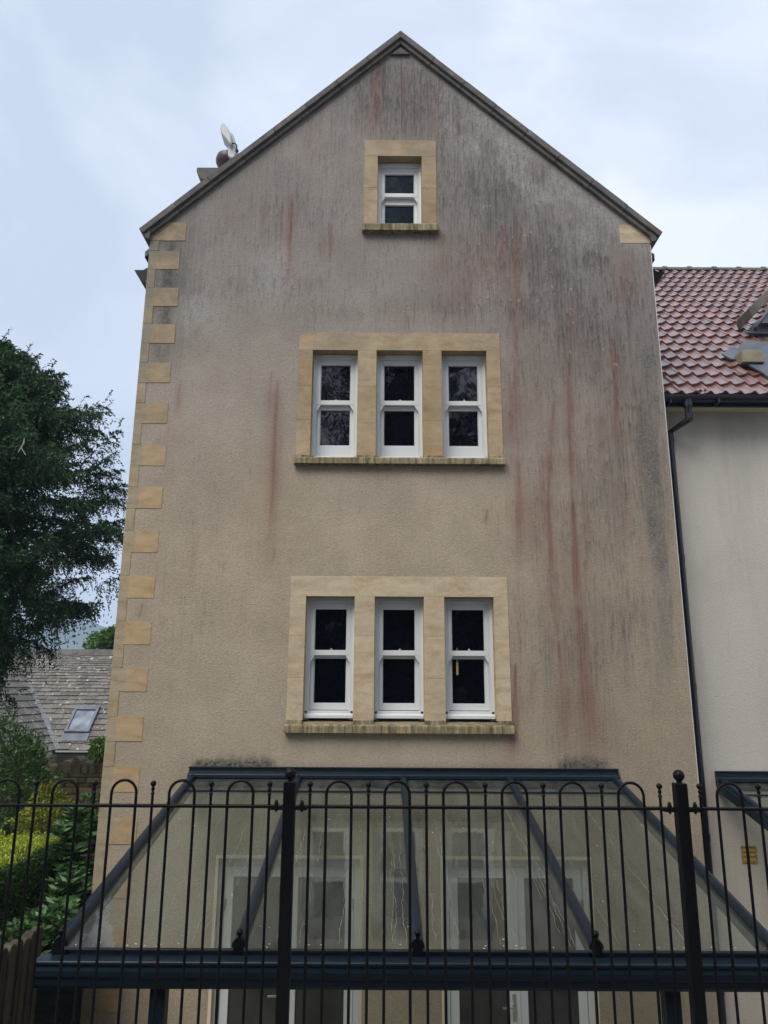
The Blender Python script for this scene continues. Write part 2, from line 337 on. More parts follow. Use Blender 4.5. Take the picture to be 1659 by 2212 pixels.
tag(gb.build('garden_bed',M['soil'],smooth=True),kind='structure')
# hill
hb=MB(); hn=90
for i in range(hn+1):
    for j in range(13):
        x=-620+i*8.5; y=820+j*24; rid=(95 if x<-300 else 95)-max(0,(x+430))*.16
        hx=max(0,rid*math.sin(min(1,j/9)*math.pi/2))+4*math.sin(x*.11+j)+3*math.sin(x*.37+j*2.3)+2*random.random()
        hb.v.append((x,y,max(-2.6,hx-2.6)))
for i in range(hn):
    for j in range(12): hb.f.append((i*13+j,(i+1)*13+j,(i+1)*13+j+1,i*13+j+1)); hb.mi.append(0)
tag(hb.build('hill',M['hill']),kind='structure')

# ============================================================ GABLE HOUSE
house=empty('gable_house',(XC,D,GZ),'tall rendered gable house with stone quoins, streaked with black and red stains','house')
# openings: (x0,x1,z0,z1) of stone surrounds (wall is cut there)
SUR=[(-.265,.617,7.045,8.25),(-.987,1.324,4.12,5.635),(-.99,1.319,1.29,2.79)]
DOORS=[(-1.60,-.215),(.60,2.02)]; DTOP=0.0
holes=SUR+[(a,b,GZ,DTOP) for a,b in DOORS]
xs=list(np.arange(XL,XR,.0112))+[XR,XC]; zs=list(np.arange(GZ,APEX,.02))+[APEX]
for h in holes: xs+=[h[0],h[1]]; zs+=[h[2],h[3]]
def uniq(a,eps):
    a=sorted(a); o=[a[0]]
    for q in a[1:]:
        if q-o[-1]>eps: o.append(q)
        elif any(abs(q-k)<1e-9 for h in holes for k in h): o[-1]=q
    return np.array(o)
xs=uniq(xs,.004); zs=uniq(zs,.006)
X,Z=np.meshgrid(xs,zs,indexing='ij'); RZ=APEX-np.abs(X-XC)*SL; Zc=np.minimum(Z,RZ)
nxs,nzs=len(xs),len(zs)
V=np.stack([X,np.full_like(X,D),Zc],-1).reshape(-1,3)
cx=(xs[:-1]+xs[1:])/2; cz=(zs[:-1]+zs[1:])/2; CX,CZ2=np.meshgrid(cx,cz,indexing='ij')
keep=np.minimum(Z[:-1,:-1],0)*0==0
keep&=(Z[:-1,:-1]<np.maximum(RZ[:-1,:-1],RZ[1:,:-1])-1e-4)
for (a,b,c,d) in holes: keep&=~((CX>a)&(CX<b)&(CZ2>c)&(CZ2<d))
I,J=np.nonzero(keep); Fq=np.stack([I*nzs+J,(I+1)*nzs+J,(I+1)*nzs+J+1,I*nzs+J+1],1)
me=bpy.data.meshes.new('wall'); me.vertices.add(len(V)); me.vertices.foreach_set('co',V.astype(np.float32).ravel())
me.loops.add(Fq.size); me.loops.foreach_set('vertex_index',Fq.astype(np.int32).ravel()); me.polygons.add(len(Fq))
me.polygons.foreach_set('loop_start',np.arange(0,Fq.size,4,dtype=np.int32)); me.polygons.foreach_set('loop_total',np.full(len(Fq),4,dtype=np.int32))
me.materials.append(M['gable']); me.update(calc_edges=True)
# stain masks --------------------------------------------------
x,z=X,Z
wob=(fbm(x*0,z,1,1.1,5)-.5)*.09
red=np.zeros_like(x)
RS=[ # photo px: x at top, y top, x at bottom, y bottom, half width (m), strength
(820,125,806,300,.045,.75),(875,150,872,300,.018,.4),(905,190,903,300,.02,.4),(940,180,938,300,.022,.55),(995,230,992,300,.015,.45),(672,275,664,330,.018,.5),
(633,420,620,640,.025,.85),(612,425,606,560,.02,.55),(718,480,712,565,.018,.6),(700,490,694,560,.015,.4),(495,440,490,500,.02,.3),(575,430,570,500,.02,.35),
(602,815,585,1140,.030,.6),(600,830,578,1250,.04,.35),(588,800,580,900,.015,.5),(392,820,380,905,.02,.5),(345,950,340,1000,.03,.3),(312,1300,300,1340,.012,.6),
(1118,470,1112,720,.030,.85),(1114,700,1116,1000,.05,.62),(1118,980,1124,1230,.06,.62),(1112,1430,1108,1650,.040,1.),(1122,1250,1118,1440,.06,.3),
(1088,480,1080,640,.04,.4),(1060,520,1050,650,.05,.35),(1240,620,1232,760,.03,.35),(1328,740,1332,990,.025,.85),(1316,720,1320,800,.02,.45),(1350,540,1352,660,.07,.4),
(1228,770,1236,1100,.030,.95),(1236,1080,1252,1340,.040,.85),(1250,1300,1276,1650,.085,.65),(1198,860,1180,1120,.025,.75),(1182,1080,1204,1420,.04,.55),(1205,1380,1222,1640,.06,.5),
(1262,1040,1270,1300,.05,.3),(1350,1040,1350,1180,.02,.45),(1052,1100,1048,1135,.012,.6),(1150,1430,1140,1560,.05,.35),(1180,950,1150,1200,.10,.32),(1110,820,1100,1000,.06,.35),
(960,500,950,620,.10,.22),(1040,500,1050,640,.12,.28),(1000,600,1010,700,.1,.2),(1385,880,1390,1000,.03,.25),(1295,850,1300,1050,.03,.3),(595,1185,592,1215,.01,.4),(420,1150,415,1300,.02,.2),(1262,1480,1290,1655,.10,.35)]
for (u0,v0,u1,v1,hw,st) in RS:
    x0,z0=at(u0,v0,D); x1,z1=at(u1,v1,D); k=(z0-z)/(z0-z1); cxx=x0+(x1-x0)*k+wob*.5
    kk=np.clip(k,0,1); wd=hw*(.30+1.0*kk)*(.75+.6*vnoise(x*0,z,1,4,int(u0)))
    prof=.72*np.exp(-np.abs((x-cxx)/wd)**1.7)+.36*np.exp(-((x-cxx)/(wd*2.8+.02))**2)
    ends=ss(-.01,.05,k)*(1-ss(.55,1.15,k))
    red=1-(1-red)*(1-np.clip(st*prof*ends*(.45+.8*fbm(x,z,26,.9,int(u0)+9)),0,1))
red=np.minimum(red*1.15,.88)
red+=.08*ss(.5,.75,fbm(x,z,5,.45,43))*ss(6.8,5,z)+.30*gs(x,z,-2.35,4.4,.25,.5)*fbm(x,z,14,1.5,44)+.18*gs(x,z,-1.4,3.9,.35,1.2)*fbm(x,z,9,.6,45)+.22*gs(x,z,.95,6.2,.5,.5)*fbm(x,z,16,.8,46)+.30*gs(x,z,1.72,2.9,.16,1.4)*fbm(x,z,12,.6,47)+ .16*gs(x,z,1.6,5.6,1.1,1.6)*fbm(x,z,6,.8,40)+.14*ss(.9,2.2,x)*(1-ss(5.5,7,z))*fbm(x,z,5,.6,41)+.08*ss(4,6,z)*fbm(x,z,4,.6,42)
dk=.95*gs(x,z,.18,9.0,.75,.5)+.35*gs(x,z,.6,8.6,.7,.6)+.60*gs(x,z,1.35,7.2,.7,.9)+.62*gs(x,z,2.2,6.5,.85,.6)+.40*gs(x,z,1.0,7.8,.6,.5)
dk+=.50*gs(x,z,.75,6.0,.75,.17)+.35*gs(x,z,-1.55,6.25,.8,.2)+.30*gs(x,z,-.75,5.95,.5,.14)+.22*gs(x,z,-1.3,7.2,1.1,.6)+.5*gs(x,z,1.65,5.95,.25,.22)
dk+=.60*gs(x,z,2.55,5.7,.75,.55)+.35*gs(x,z,1.9,5.2,.9,.25)+.55*gs(x,z,2.85,4.4,.33,.9)+.35*gs(x,z,2.3,4.2,.5,.5)+.25*gs(x,z,1.3,4.6,.3,.4)
dk+=.30*gs(x,z,2.2,3.4,.75,.8)+.30*gs(x,z,2.45,2.25,.45,.28)+.22*gs(x,z,1.9,1.9,.9,.6)+.10*gs(x,z,-2.0,2.6,.5,1.6)+.16*ss(5.2,7.5,z)+.10*ss(1.2,1.9,x)
den=np.clip(dk,0,1.2)
dk=dk*(.45+1.1*fbm(x,z,2.3,1.5,51)); dk*=1-.75*gs(x,z,.2,6.75,.6,.25)
# lichen strip on the right edge with a ragged outer limit
edge=.035+.05*fbm(x*0,z,1,2.2,70)+.05*ss(4.8,4.2,z)+.03*ss(2.6,1.5,z)
ls=ss(edge,edge+.015,XR-x)*(1-ss(edge+.13,edge+.27,XR-x+.14*(fbm(x,z,5,2.5,72)-.5)))*ss(1.5,2.3,z+.5*(XR-x))*(1-ss(5.3,5.9,z))
lich=ls*np.clip(.05+1.25*fbm(x,z,7,3,73),0,1)*(.45+.55*ss(1.6,3.4,z))
lt=.9*gs(x+ (z-7.9)*.95,z,1.1+.35,7.9,.32,2.0)*ss(6.3,7.4,z)*ss(.3,1.0,x)
rim=RZ-z; lt+=.75*ss(.02,.16,rim)*(1-ss(.25,.55,rim))*ss(.7,1.3,x)*(.3+fbm(x,z,2.5,2.5,80))
lt+=.6*gs(x,z,-2.15,5.9,.3,.5)*fbm(x,z,3,3,81)*2+.55*gs(x,z,-1.25,6.55,.25,.3)+.4*gs(x,z,-1.35,6.2,.3,.2)+.3*gs(x,z,-1.9,4.6,.6,.9)*fbm(x,z,3,2,83)+.45*gs(x,z,1.2,5.95,.3,.3)+.4*gs(x,z,2.35,6.55,.3,.4)+.3*gs(x,z,-.7,6.05,.8,.2)
lt+=.35*gs(x,z,1.9,4.1,.5,.3)+.4*gs(x,z,1.25,6.35,.3,.25)
lt*=ss(.42,.62,fbm(x,z,3.2,3.2,85,5)+.10)
# tone: R grey weathering, G green algae, B mould, soot and the dark band below sills
tone=ss(3.0,6.6,z+.9*(fbm(x,z,.8,.8,90)-.5)+.5*ss(1,3,x))*.95
grn=.35*ss(1.2,2.6,x)*(1-ss(3.4,4.6,z))*fbm(x,z,2,.8,91)+.12*(1-ss(1,3,z))
mz=z-.86
mo=np.zeros_like(x)
for (a,bb,s,hh) in ((-1.93,-1.05,1.,.10),(-1.6,-1.1,.8,.13),(1.75,2.30,.9,.13),(1.95,2.25,.9,.16),(.0,2.3,.22,.07),(-1.9,2.3,.12,.05)):
    mo=np.maximum(mo,s*ss(a-.04,a+.08,x)*(1-ss(bb-.1,bb+.04,x))*(1-ss(.02,hh*(.5+fbm(x,z*0,20,1,93)),mz))*(mz>-.05))
for (x0,x1,z0,z1) in SUR: # darker band on the render just below each sill
    mo=np.maximum(mo,.18*(x>x0)*(x<x1)*(1-ss(.12,.25,z0-z))*(z<z0))
# blue-black soot beside upper quoins
q=gs(x,z,-2.57,6.2,.16,1.0)*.95; mo=np.maximum(mo,q*fbm(x,z,9,6,95)*1.4*(z>5.0)); dk+=.7*gs(x,z,-2.5,6.3,.3,.9)
def attr(nm,a,b_,c):
    at=me.color_attributes.new(nm,'FLOAT_COLOR','POINT'); arr=np.ones((a.size,4),np.float32); arr[:,0]=np.clip(a,0,1).ravel(); arr[:,1]=np.clip(b_,0,1).ravel(); arr[:,2]=np.clip(c,0,1).ravel(); at.data.foreach_set('color',arr.ravel())
# individual dark ticks where grit sheds water
tk=np.zeros_like(x); r3=np.random.default_rng(17); prob=np.clip(den*(.25+1.5*fbm(x,z,4,3,97)**1.3)+.012+.04*ss(5,6.5,z),0,None)
prob=prob*(Z<RZ-.05); cell=np.repeat(np.diff(xs,append=xs[-1])[:,None],nzs,1)*np.diff(zs,append=zs[-1])[None,:]; pw=(prob*cell).ravel(); pw/=pw.sum()
nt_=8500; pick=r3.choice(pw.size,nt_,p=pw)
for q in pick:
    i0,j1=divmod(q,nzs); ln_=int(np.clip(r3.lognormal(1.75,.55),2,22)); j0=max(0,j1-ln_); dn=prob[i0,j1]
    I_=r3.uniform(.2,.8)*(.35+.65*min(1,dn*1.4)); tt=np.linspace(1,0,j1-j0+1)[:j1-j0] if j1>j0 else []
    if j1<=j0: continue
    up_=np.linspace(0,1,j1-j0); pr=np.minimum(1,(1-up_)*6+.0)*(.25+.75*up_)
    tk[i0,j0:j1]=np.maximum(tk[i0,j0:j1],I_*pr)
    if i0+1<nxs and r3.random()<.45: tk[i0+1,j0:j1]=np.maximum(tk[i0+1,j0:j1],I_*pr*.5)
attr('ticks',tk,lich,tk*0)
attr('stain',red,dk,lt); attr('tone',tone,grn,mo)
wall=bpy.data.objects.new('wall',me); C.objects.link(wall); wall.parent=house
# body behind the facade (side and back walls), stepping behind the render face
bk=MB(); BY=16.2
bk.prism([(XL,GZ),(XL,ZE-.03),(XC,APEX-.03),(XR,ZE-.03),(XR,GZ)],D+.25,BY,lambda p,q,t:(p,t,q))
for xe,s in ((XL,1),(XR,-1)): bk.box(xe,xe+s*.24,D+.003,D+.25,GZ,ZE-.05)
bk.build('side_walls',M['render2'],house)
# light inner faces of openings are made by stone blocks and frames below
rf=MB()
for s,xe in ((-1,XL),(1,XR)):
    p0=(XC,APEX+.02); p1=(xe+s*.16,ZE-.16*SL)
    rf.prism([p0,(p0[0],p0[1]+.08),(p1[0],p1[1]+.08),p1],D+.3,BY+.1,lambda p,q,t:(p,t,q))
roof=rf.build('roof',M['slateblack'],house)
# coping along both verges, two stepped members, in lengths
def coping(s):
    mb=MB(); xe=XL-.060 if s<0 else XR+.070
    d=Vector((xe-XC,0,-(abs(xe-XC))*SL*1.0)); Lg=d.length; d.normalize(); n=Vector((-d.z*s*1.0,0,abs(d.x))) ; n=Vector((s*abs(d.z),0,abs(d.x)))
    a=Vector((XC,0,APEX-.02)); k=8; step=Lg/k
    for i in range(k):
        t0=i*step+(.0015 if i else 0); t1=(i+1)*step-.0015
        off=random.uniform(-.003,.003)
        for (n0,n1,y0,y1) in ((.018,.092+off,-.085,.34),(-.03,.020,-.05,.30)):
            P=[a+d*t0+n*n0,a+d*t1+n*n0,a+d*t1+n*n1,a+d*t0+n*n1]
            if i==0: # mitre at apex
                P[0]=Vector((XC,0,(a+n*n0).z+ (n*n0).x*s*SL)); P[3]=Vector((XC,0,(a+n*n1).z+(n*n1).x*s*SL))
            mb.prism([(p.x,p.z) for p in P],D+y0,D+y1,lambda p,q,t:(p,t,q))
    o=mb.build('coping',M['coping_stone'],house,.006)
    # kneeler corbel closing the foot
    e0=a+d*Lg; kb=MB(); kx=XL if s<0 else XR
    kb.prism([(e0.x,e0.z+.01),(e0.x-s*.02,e0.z-.04),(kx-s*.0,ZE-.13),(kx-s*.02,ZE+.03)],D-.06,D+.3,lambda p,q,t:(p,t,q))
    kb.build('kneeler',M['coping_stone'],house,.004)
coping(-1); coping(1)
MB().prism([(XC-.11,APEX-.20),(XC+.11,APEX-.20),(XC,APEX-.10)],D-.03,D+.02,lambda p,q,t:(p,t,q)).box(XC-.12,XC+.12,D-.038,D+.02,APEX-.212,APEX-.20).build('apex_stone',M['coping_stone'],house,.003)
# quoins
edgeX=[]
tops=[7.085,6.69,6.205,5.735,5.246,4.754,4.258,3.771,3.281,2.790,2.304,1.826,1.335,.849,.365,-.12,-.61,-1.1,-1.6]
for k,tp in enumerate(tops):
    hgt=.245 if k else .26
    L=.375+random.uniform(-.012,.012)
    mb=MB(); yq=D-.004-random.uniform(0,.002)
    z0,z1=tp-hgt+.003,tp-.003
    wx=.095+random.uniform(-.006,.012)
    if k==0:
        L=.42; mb.prism([(XL,z0),(XL,6.925),(XL+.16,7.075),(XL+L,7.08),(XL+L,z0)],yq,D+.2,lambda p,q,t:(p,t,q)); mb.build('quoin',M['quoin_stone'],house)
    else:
        gx=XL+random.choice([.1,.13,.16]); mb.box(XL-.0,gx,yq,D+.2,z0,z1,1); mb.box(gx,XL+L,yq,D+.1,z0,z1,0)
        mb.build('quoin',[M['quoin_stone'],M['quoin_grey']],house)
    nz=tops[k+1] if k+1<len(tops) else -2.1
    if z0-nz>.05:
        MB().box(XL,XL+wx,yq-.001,D+.2,nz+.003,z0-.006,0).build('quoin',M['quoin_grey'],house)
MB().box(XL-.002,XL+.09,D-.0015,D+.15,GZ,6.75).build('quoin_joint',M['mortar'],house)
MB().box(XR-.003,XR+.003,D-.004,D+.02,GZ,6.80).build('edge_strip',M['white'],house)  # thin white strip down the right-hand edge of the gable
x0,z0=at(1340,525,D); x1,z1=at(1409,486,D)
MB().prism([(x0,z0),(x0,z1+.0),(XR-.13,z1),(XR,6.925),(XR,z0)],D-.004,D+.15,lambda p,q,t:(p,t,q)).build('kneeler_stone',M['pale_stone'],house)
# ---- surrounds
def surround(k,ops,jz,lj,m,sillz,ext,stool):
    x0,x1,z0,z1=SUR[k]; ot=ops[0][3]; mb=MB(); y0,y1=D-.006,D+.19; g=.002
    ljs=[x0]+lj+[x1]
    for a,b in zip(ljs[:-1],ljs[1:]): mb.box(a+(g if a!=x0 else 0),b-(g if b!=x1 else 0),y0-random.uniform(0,.001),y1,ot+g,z1)
    piers=[x0]+[q for o in ops for q in (o[0],o[1])]+[x1]
    for a,b in zip(piers[::2],piers[1::2]):
        zz=[z0]+jz+[ot]
        for c,d in zip(zz[:-1],zz[1:]): mb.box(a,b,y0-random.uniform(0,.0015),y1,c+g,d-g)
        mb.box(a+.003,b-.003,y0+.002,y1-.002,z0,ot+.004,1)
    mb.box(x0+.003,x1-.003,y0+.0025,y1-.0025,ot+.006,z1-.003,1)
    s=mb.build('stone_surround',[m,M['mortar']],house,.0015)
    sb=MB(); sh=sillz[0]-sillz[1]
    sb.prism([(-.075,0),(-.078,.0),(-.078,sh-.012),(-.07,sh),(.19,sh+.045),(.19,0),(-.05,0),(-.055,.01),(-.063,.01),(-.068,0)],x0-ext,x1+ext,lambda p,q,t:(t,D+p,sillz[1]+q))
    if stool:
        for a,b in zip(piers[::2],piers[1::2]): sb.box(a-.004 if a==x0 else a,b+.004 if b==x1 else b,D-.035,D+.15,sillz[0]-.005,z0+.022)
    sb.build('sill',M['sill_stone'],s,.004)
def window(x0,x1,z0,z1,zt_vent,ug,lg,attic=False,strip=False,low=False):
    """x0..x1,z0..z1 opening; ug/lg: upper and lower glass z-ranges"""
    Y=D+.125; g=.086 if not attic else .086; a,b=x0+g,x1-g
    up=lambda q: CZ+(q-CZ)*(D+.143)/D
    ug=(up(ug[0]),up(ug[1])); lg=(up(lg[0]),up(lg[1])); zt_vent=up(zt_vent)
    f=MB(); fw=.034
    f.box(x0,x0+fw,Y,Y+.09,z0,z1); f.box(x1-fw,x1,Y,Y+.09,z0,z1); f.box(x0+fw,x1-fw,Y,Y+.09,z1-.055,z1)
    f.box(x0+fw,x0+fw+.012,Y+.012,Y+.09,z0,z1-.055); f.box(x1-fw-.012,x1-fw,Y+.012,Y+.09,z0,z1-.055)
    sh=.075 if low else .045
    f.prism([(-.05,0),(-.05,sh*.45),(0,sh*.6),(0,sh),(.09,sh),(.09,0)],x0+.004,x1-.004,lambda p,q,t:(t,Y+p,z0+(.02 if low else 0)+q))
    o=f.build('window',M['white'],house,.003)
    for xx in (x0+.0015,x1-.0075): MB().box(xx,xx+.006,Y-.012,Y+.004,z0+.02,z1-.002).build('sealant',M['cream'],o)
    def sash(name,y,zt,zb,gz,topr):
        s=MB(); sx0,sx1=x0+fw+.012,x1-fw-.012
        s.box(sx0,a,y,y+.045,zb,zt); s.box(b,sx1,y,y+.045,zb,zt); s.box(a,b,y,y+.045,gz[1],zt); s.box(a,b,y,y+.045,zb,gz[0])
        # glazing bead
        for (p,q,r_,t_) in ((a,a+.006,gz[0],gz[1]),(b-.006,b,gz[0],gz[1])): s.box(p,q,y+.014,y+.03,r_,t_)
        if name=='upper_sash':
            for sx,d in ((sx0,1),(sx1,-1)):
                pr=[(0,0),(.046,0),(.046,-.012),(.036,-.018),(.034,-.032),(.022,-.04),(.018,-.058),(.006,-.068),(0,-.085)]
                s.prism([(sx+d*p,zb+q) for p,q in pr],y+.002,y+.043,lambda p,q,t:(p,t,q))
        return s.build(name,M['white'],o,.0025)
    us=sash('upper_sash',Y+.018,z1-.055,ug[0]-.055,ug,0)
    lsz=z0+sh+(.02 if low else 0)+(.006 if low else 0)
    ls_=sash('lower_sash',Y+.067,ug[0]-.02,lsz,lg,1)
    gm=M['attic_glass'] if attic else M['window_glass']
    for nm,y,gz in (('pane',Y+.046,ug),('pane',Y+.094,lg)):
        mb=MB(); k=random.uniform(-.0012,.0012); mb.prism([(a-.01,0),(b+.01,k*3),(b+.01,.004+k*3),(a-.01,.004)],gz[0]-.01,gz[1]+.01,lambda p,q,t:(p,y+q-(t-gz[0])*k,t)); mb.build(nm,gm,o)
    v=MB(); xm=(x0+x1)/2; vz=zt_vent; v.box(xm-.165,xm+.165,Y-.014,Y+.001,vz-.011,vz+.011); v.box(xm-.155,xm+.155,Y-.020,Y-.0142,vz-.006,vz+.006); v.build('trickle_vent',M['vent'],o,.003)
    if not attic: 
        c=MB(); xx=xm+.01; c.box(xx-.02,xx+.02,Y+.028,Y+.04,ug[0]-.004,ug[0]+.008); c.ball((xx,Y+.032,ug[0]+.012),.008,8); c.build('sash_catch',M['metal'],o)
    if strip:
        c=MB(); sx,sz0=at(988,1458,Y+.09); sz1=at(988,1428,Y+.09)[1]; c.box(sx-.012,sx+.012,Y+.086,Y+.092,sz0,sz1); c.build('wooden_strip',M['wood'],o,.002,label='pale wooden strip seen in the lower pane')
        MB().box(sx-.012,sx+.006,Y+.037,Y+.044,ug[0]+.004,ug[0]+.03).build('catch_plate',M['metal'],o); MB().box(sx-.012,sx+.008,Y+.086,Y+.092,lg[1]-.03,lg[1]-.004).build('catch_plate',M['metal'],o)
    return o
def zat(v,Y=D): return at(830,v,Y)[1]
# attic
surround(0,[(-.10,.44,7.05,8.02)],[7.57],[],M['bath_stone'],(7.035,6.94),.018,False)
window(-.10,.44,7.05,8.02,7.885,(7.50,7.765),(7.10,7.37),attic=True)
# middle
mid=[(-.829,-.310),(-.095,.435),(.652,1.168)]
surround(1,[(a,b,0,5.415) for a,b in mid],[4.56,4.97],[-.155],M['bath_stone'],(4.105,4.03),.012,True)
for a,b in mid: window(a,b,4.135,5.415,5.335,(4.80,5.23),(4.28,4.70))
low=[(-.822,-.306),(-.093,.427),(.644,1.168)]
surround(2,[(a,b,0,2.575) for a,b in low],[1.73,2.16],[-.17,.545],M['pale_stone'],(1.265,1.185),.012,True)
for i,(a,b) in enumerate(low): window(a,b,1.305,2.575,2.525,(2.015,2.44),(1.48,1.93),strip=(i==2),low=True)
# french doors
for di,(a,b) in enumerate(DOORS):
    Y=D+.07; fr=MB(); fr.box(a,a+.055,Y-.02,Y+.1,GZ,DTOP); fr.box(b-.055,b,Y-.02,Y+.1,GZ,DTOP); fr.box(a+.055,b-.055,Y-.02,Y+.1,DTOP-.07,DTOP); fr.box(a+.055,b-.055,Y-.02,Y+.1,GZ,GZ+.03)
    fo=fr.build('door_frame',M['white'],house,.003)
    mb=MB()
    for xx in (a-.03,b): mb.box(xx,xx+.03,D-.004,D+.1,GZ,DTOP+.03)
    mb.box(a,b,D-.004,D+.1,DTOP,DTOP+.03)
    mb.build('door_trim',M['cream'],fo)
    mid_=(a+b)/2
    for li,(p,q) in enumerate(((a+.058,mid_-.002),(mid_+.002,b-.058))):
        d=MB(); st=.085; y0,y1=Y,Y+.05
        d.box(p,p+st,y0,y1,GZ+.035,DTOP-.073); d.box(q-st,q,y0,y1,GZ+.035,DTOP-.073); d.box(p+st,q-st,y0,y1,DTOP-.073-.11,DTOP-.073); d.box(p+st,q-st,y0,y1,GZ+.035,GZ+.26)
        if li==1: d.box(p-.02,p+.012,y0-.012,y0-.001,GZ+.04,DTOP-.08)
        do=d.build('door',M['white'],house,.004)
        MB().box(p+st-.01,q-st+.01,Y+.02,Y+.026,GZ+.25,DTOP-.17).build('pane',M['door_glass'],do)
        hx=p-.001 if li==0 else q+.001
        for hz in (-.42,-1.02,-1.75): h=MB(); h.tube([(hx,Y-.012,hz-.05),(hx,Y-.012,hz+.05)],.009,8); h.box(hx-.02,hx+.02,Y-.010,Y-.002,hz-.045,hz+.045); h.build('hinge',M['metal'],do)
        if (di==1 and li==0) or (di==0 and li==0):
            hh=MB(); hx=q-.045; zz=-.97 if di==0 else -.98
            zz=zat(2178,D)+.0 if di==1 else zat(2155,D)
            hh.box(hx-.016,hx+.016,Y-.008,Y-.001,zz-.12,zz+.10); hh.tube([(hx,Y-.008,zz),(hx,Y-.05,zz),(hx-.02,Y-.055,zz),(hx-.12,Y-.055,zz)],.009,8); hh.build('handle',M['metal'],do,smooth=True)
# wall lamp between the doors
x0,z0=at(851,1978,D); x1,z1=at(893,1882,D)
wl=MB(); wl.box(x0,x1,D-.09,D-.001,z0,z1); wl.box(x0-.012,x1+.012,D-.105,D-.0005,z1,z1+.02); wl.box(x0-.012,x1+.012,D-.105,D-.0005,z0-.02,z0)
tag(wl.build('wall_lamp',M['slateblack'],None,.003),'dark rectangular box lamp on the wall between the two french doors','lamp')
# eaves gutters seen end-on
for s,(u0,v0,u1,v1) in ((-1,(290,583,318,622)),(1,(1437,586,1415,612))):
    Yg=D+.32; gx0,gz0=at(u0,v0,Yg); gx1,gz1=at(u1,v1,Yg)
    mb=MB(); pr=[(0,0),(.01,.0),(.025,-.045),(.06,-.075),(.085,-.14),(.18,-.2),(.18,.03),(.165,.03),(.13,0)]
    mb.prism(pr,Yg,BY,lambda p,q,t:(gx0-s*p,t,gz0+q)); 
    mb.prism([(.09,.03),(.2,.10),(.2,.02),(.09,.02)],Yg+.05,BY,lambda p,q,t:(gx0-s*p,t,gz0+q))
    mb.build('gutter',M['black'],house)
# chimney on the roof
CY=12.3; cx0,cz0=at(425,361,CY-.55); 
ch=MB(); capx=cx0; capz=cz0
ch.box(capx+.12,capx+1.1,CY-.43,CY+.43,6.0,capz-.26); ch.prism([(0,0),(1.22,0),(1.22,-.09),(1.12,-.26),(.10,-.26),(0,-.09)],CY-.55,CY+.55,lambda p,q,t:(capx+p,t,capz+q))
cho=ch.build('chimney',M['lead'] if False else M['coping_stone'],roof,.01)
px_,pz=at(489,357,CY-.1); pr=[(.13,-.45),(.135,-.1),(.15,-.08),(.135,-.05),(.14,0),(.16,.03),(.22,.09),(.245,.15),(.25,.2),(.235,.27),(.19,.30),(.17,.29)]
ztop=at(489,331,CY-.1)[1]; MB().lathe([(r,h-.30) for r,h in pr],px_+.02,CY,ztop,20).build('chimney_pot',M['clay'],cho,smooth=True)
adopt(house)
# satellite antenna
AY=12.0; an=empty('satellite_antenna',(*at(505,335,AY)[:1],AY,at(505,335,AY)[1]),'pale grey panel antenna on a short bracket above the red chimney pot','antenna')
def blade(name,pts,y0,y1,mt):
    mb=MB(); P=[at(u,v,AY) for u,v in pts]; mb.prism(P,AY+y0,AY+y1,lambda p,q,t:(p,t,q)); return mb.build(name,mt,an,.025,seg=3,smooth=True)
blade('upper_panel',[(480,276),(486,274),(497,289),(502,300),(503,315),(501,323),(497,318),(480,296),(478,286)],-.12,.22,M['dish'])
blade('lower_panel',[(494,289),(499,286),(504,291),(508,303),(511,318),(511,333),(508,340),(503,344),(496,342),(492,335),(492,320),(500,305)],-.02,.3,M['dish'])
mb=MB(); P=[at(u,v,AY) for u,v in ((503,315),(509,315),(513,319),(513,324),(511,328))]; mb.tube([(p,AY-.06,q) for p,q in P],.012,6); p,q=at(513,330,AY); mb.ball((p,AY-.05,q),.035,8)
mb.build('cable',M['pvc'],an,smooth=True)
mb=MB(); 
for uu in (505,510): a=at(uu,336,AY); b_=at(uu-1,360,AY); mb.tube([(a[0],AY+.1,a[1]),(b_[0],AY+.1,b_[1])],.022,6)
mb.build('mast',M['dish'],an); adopt(an)

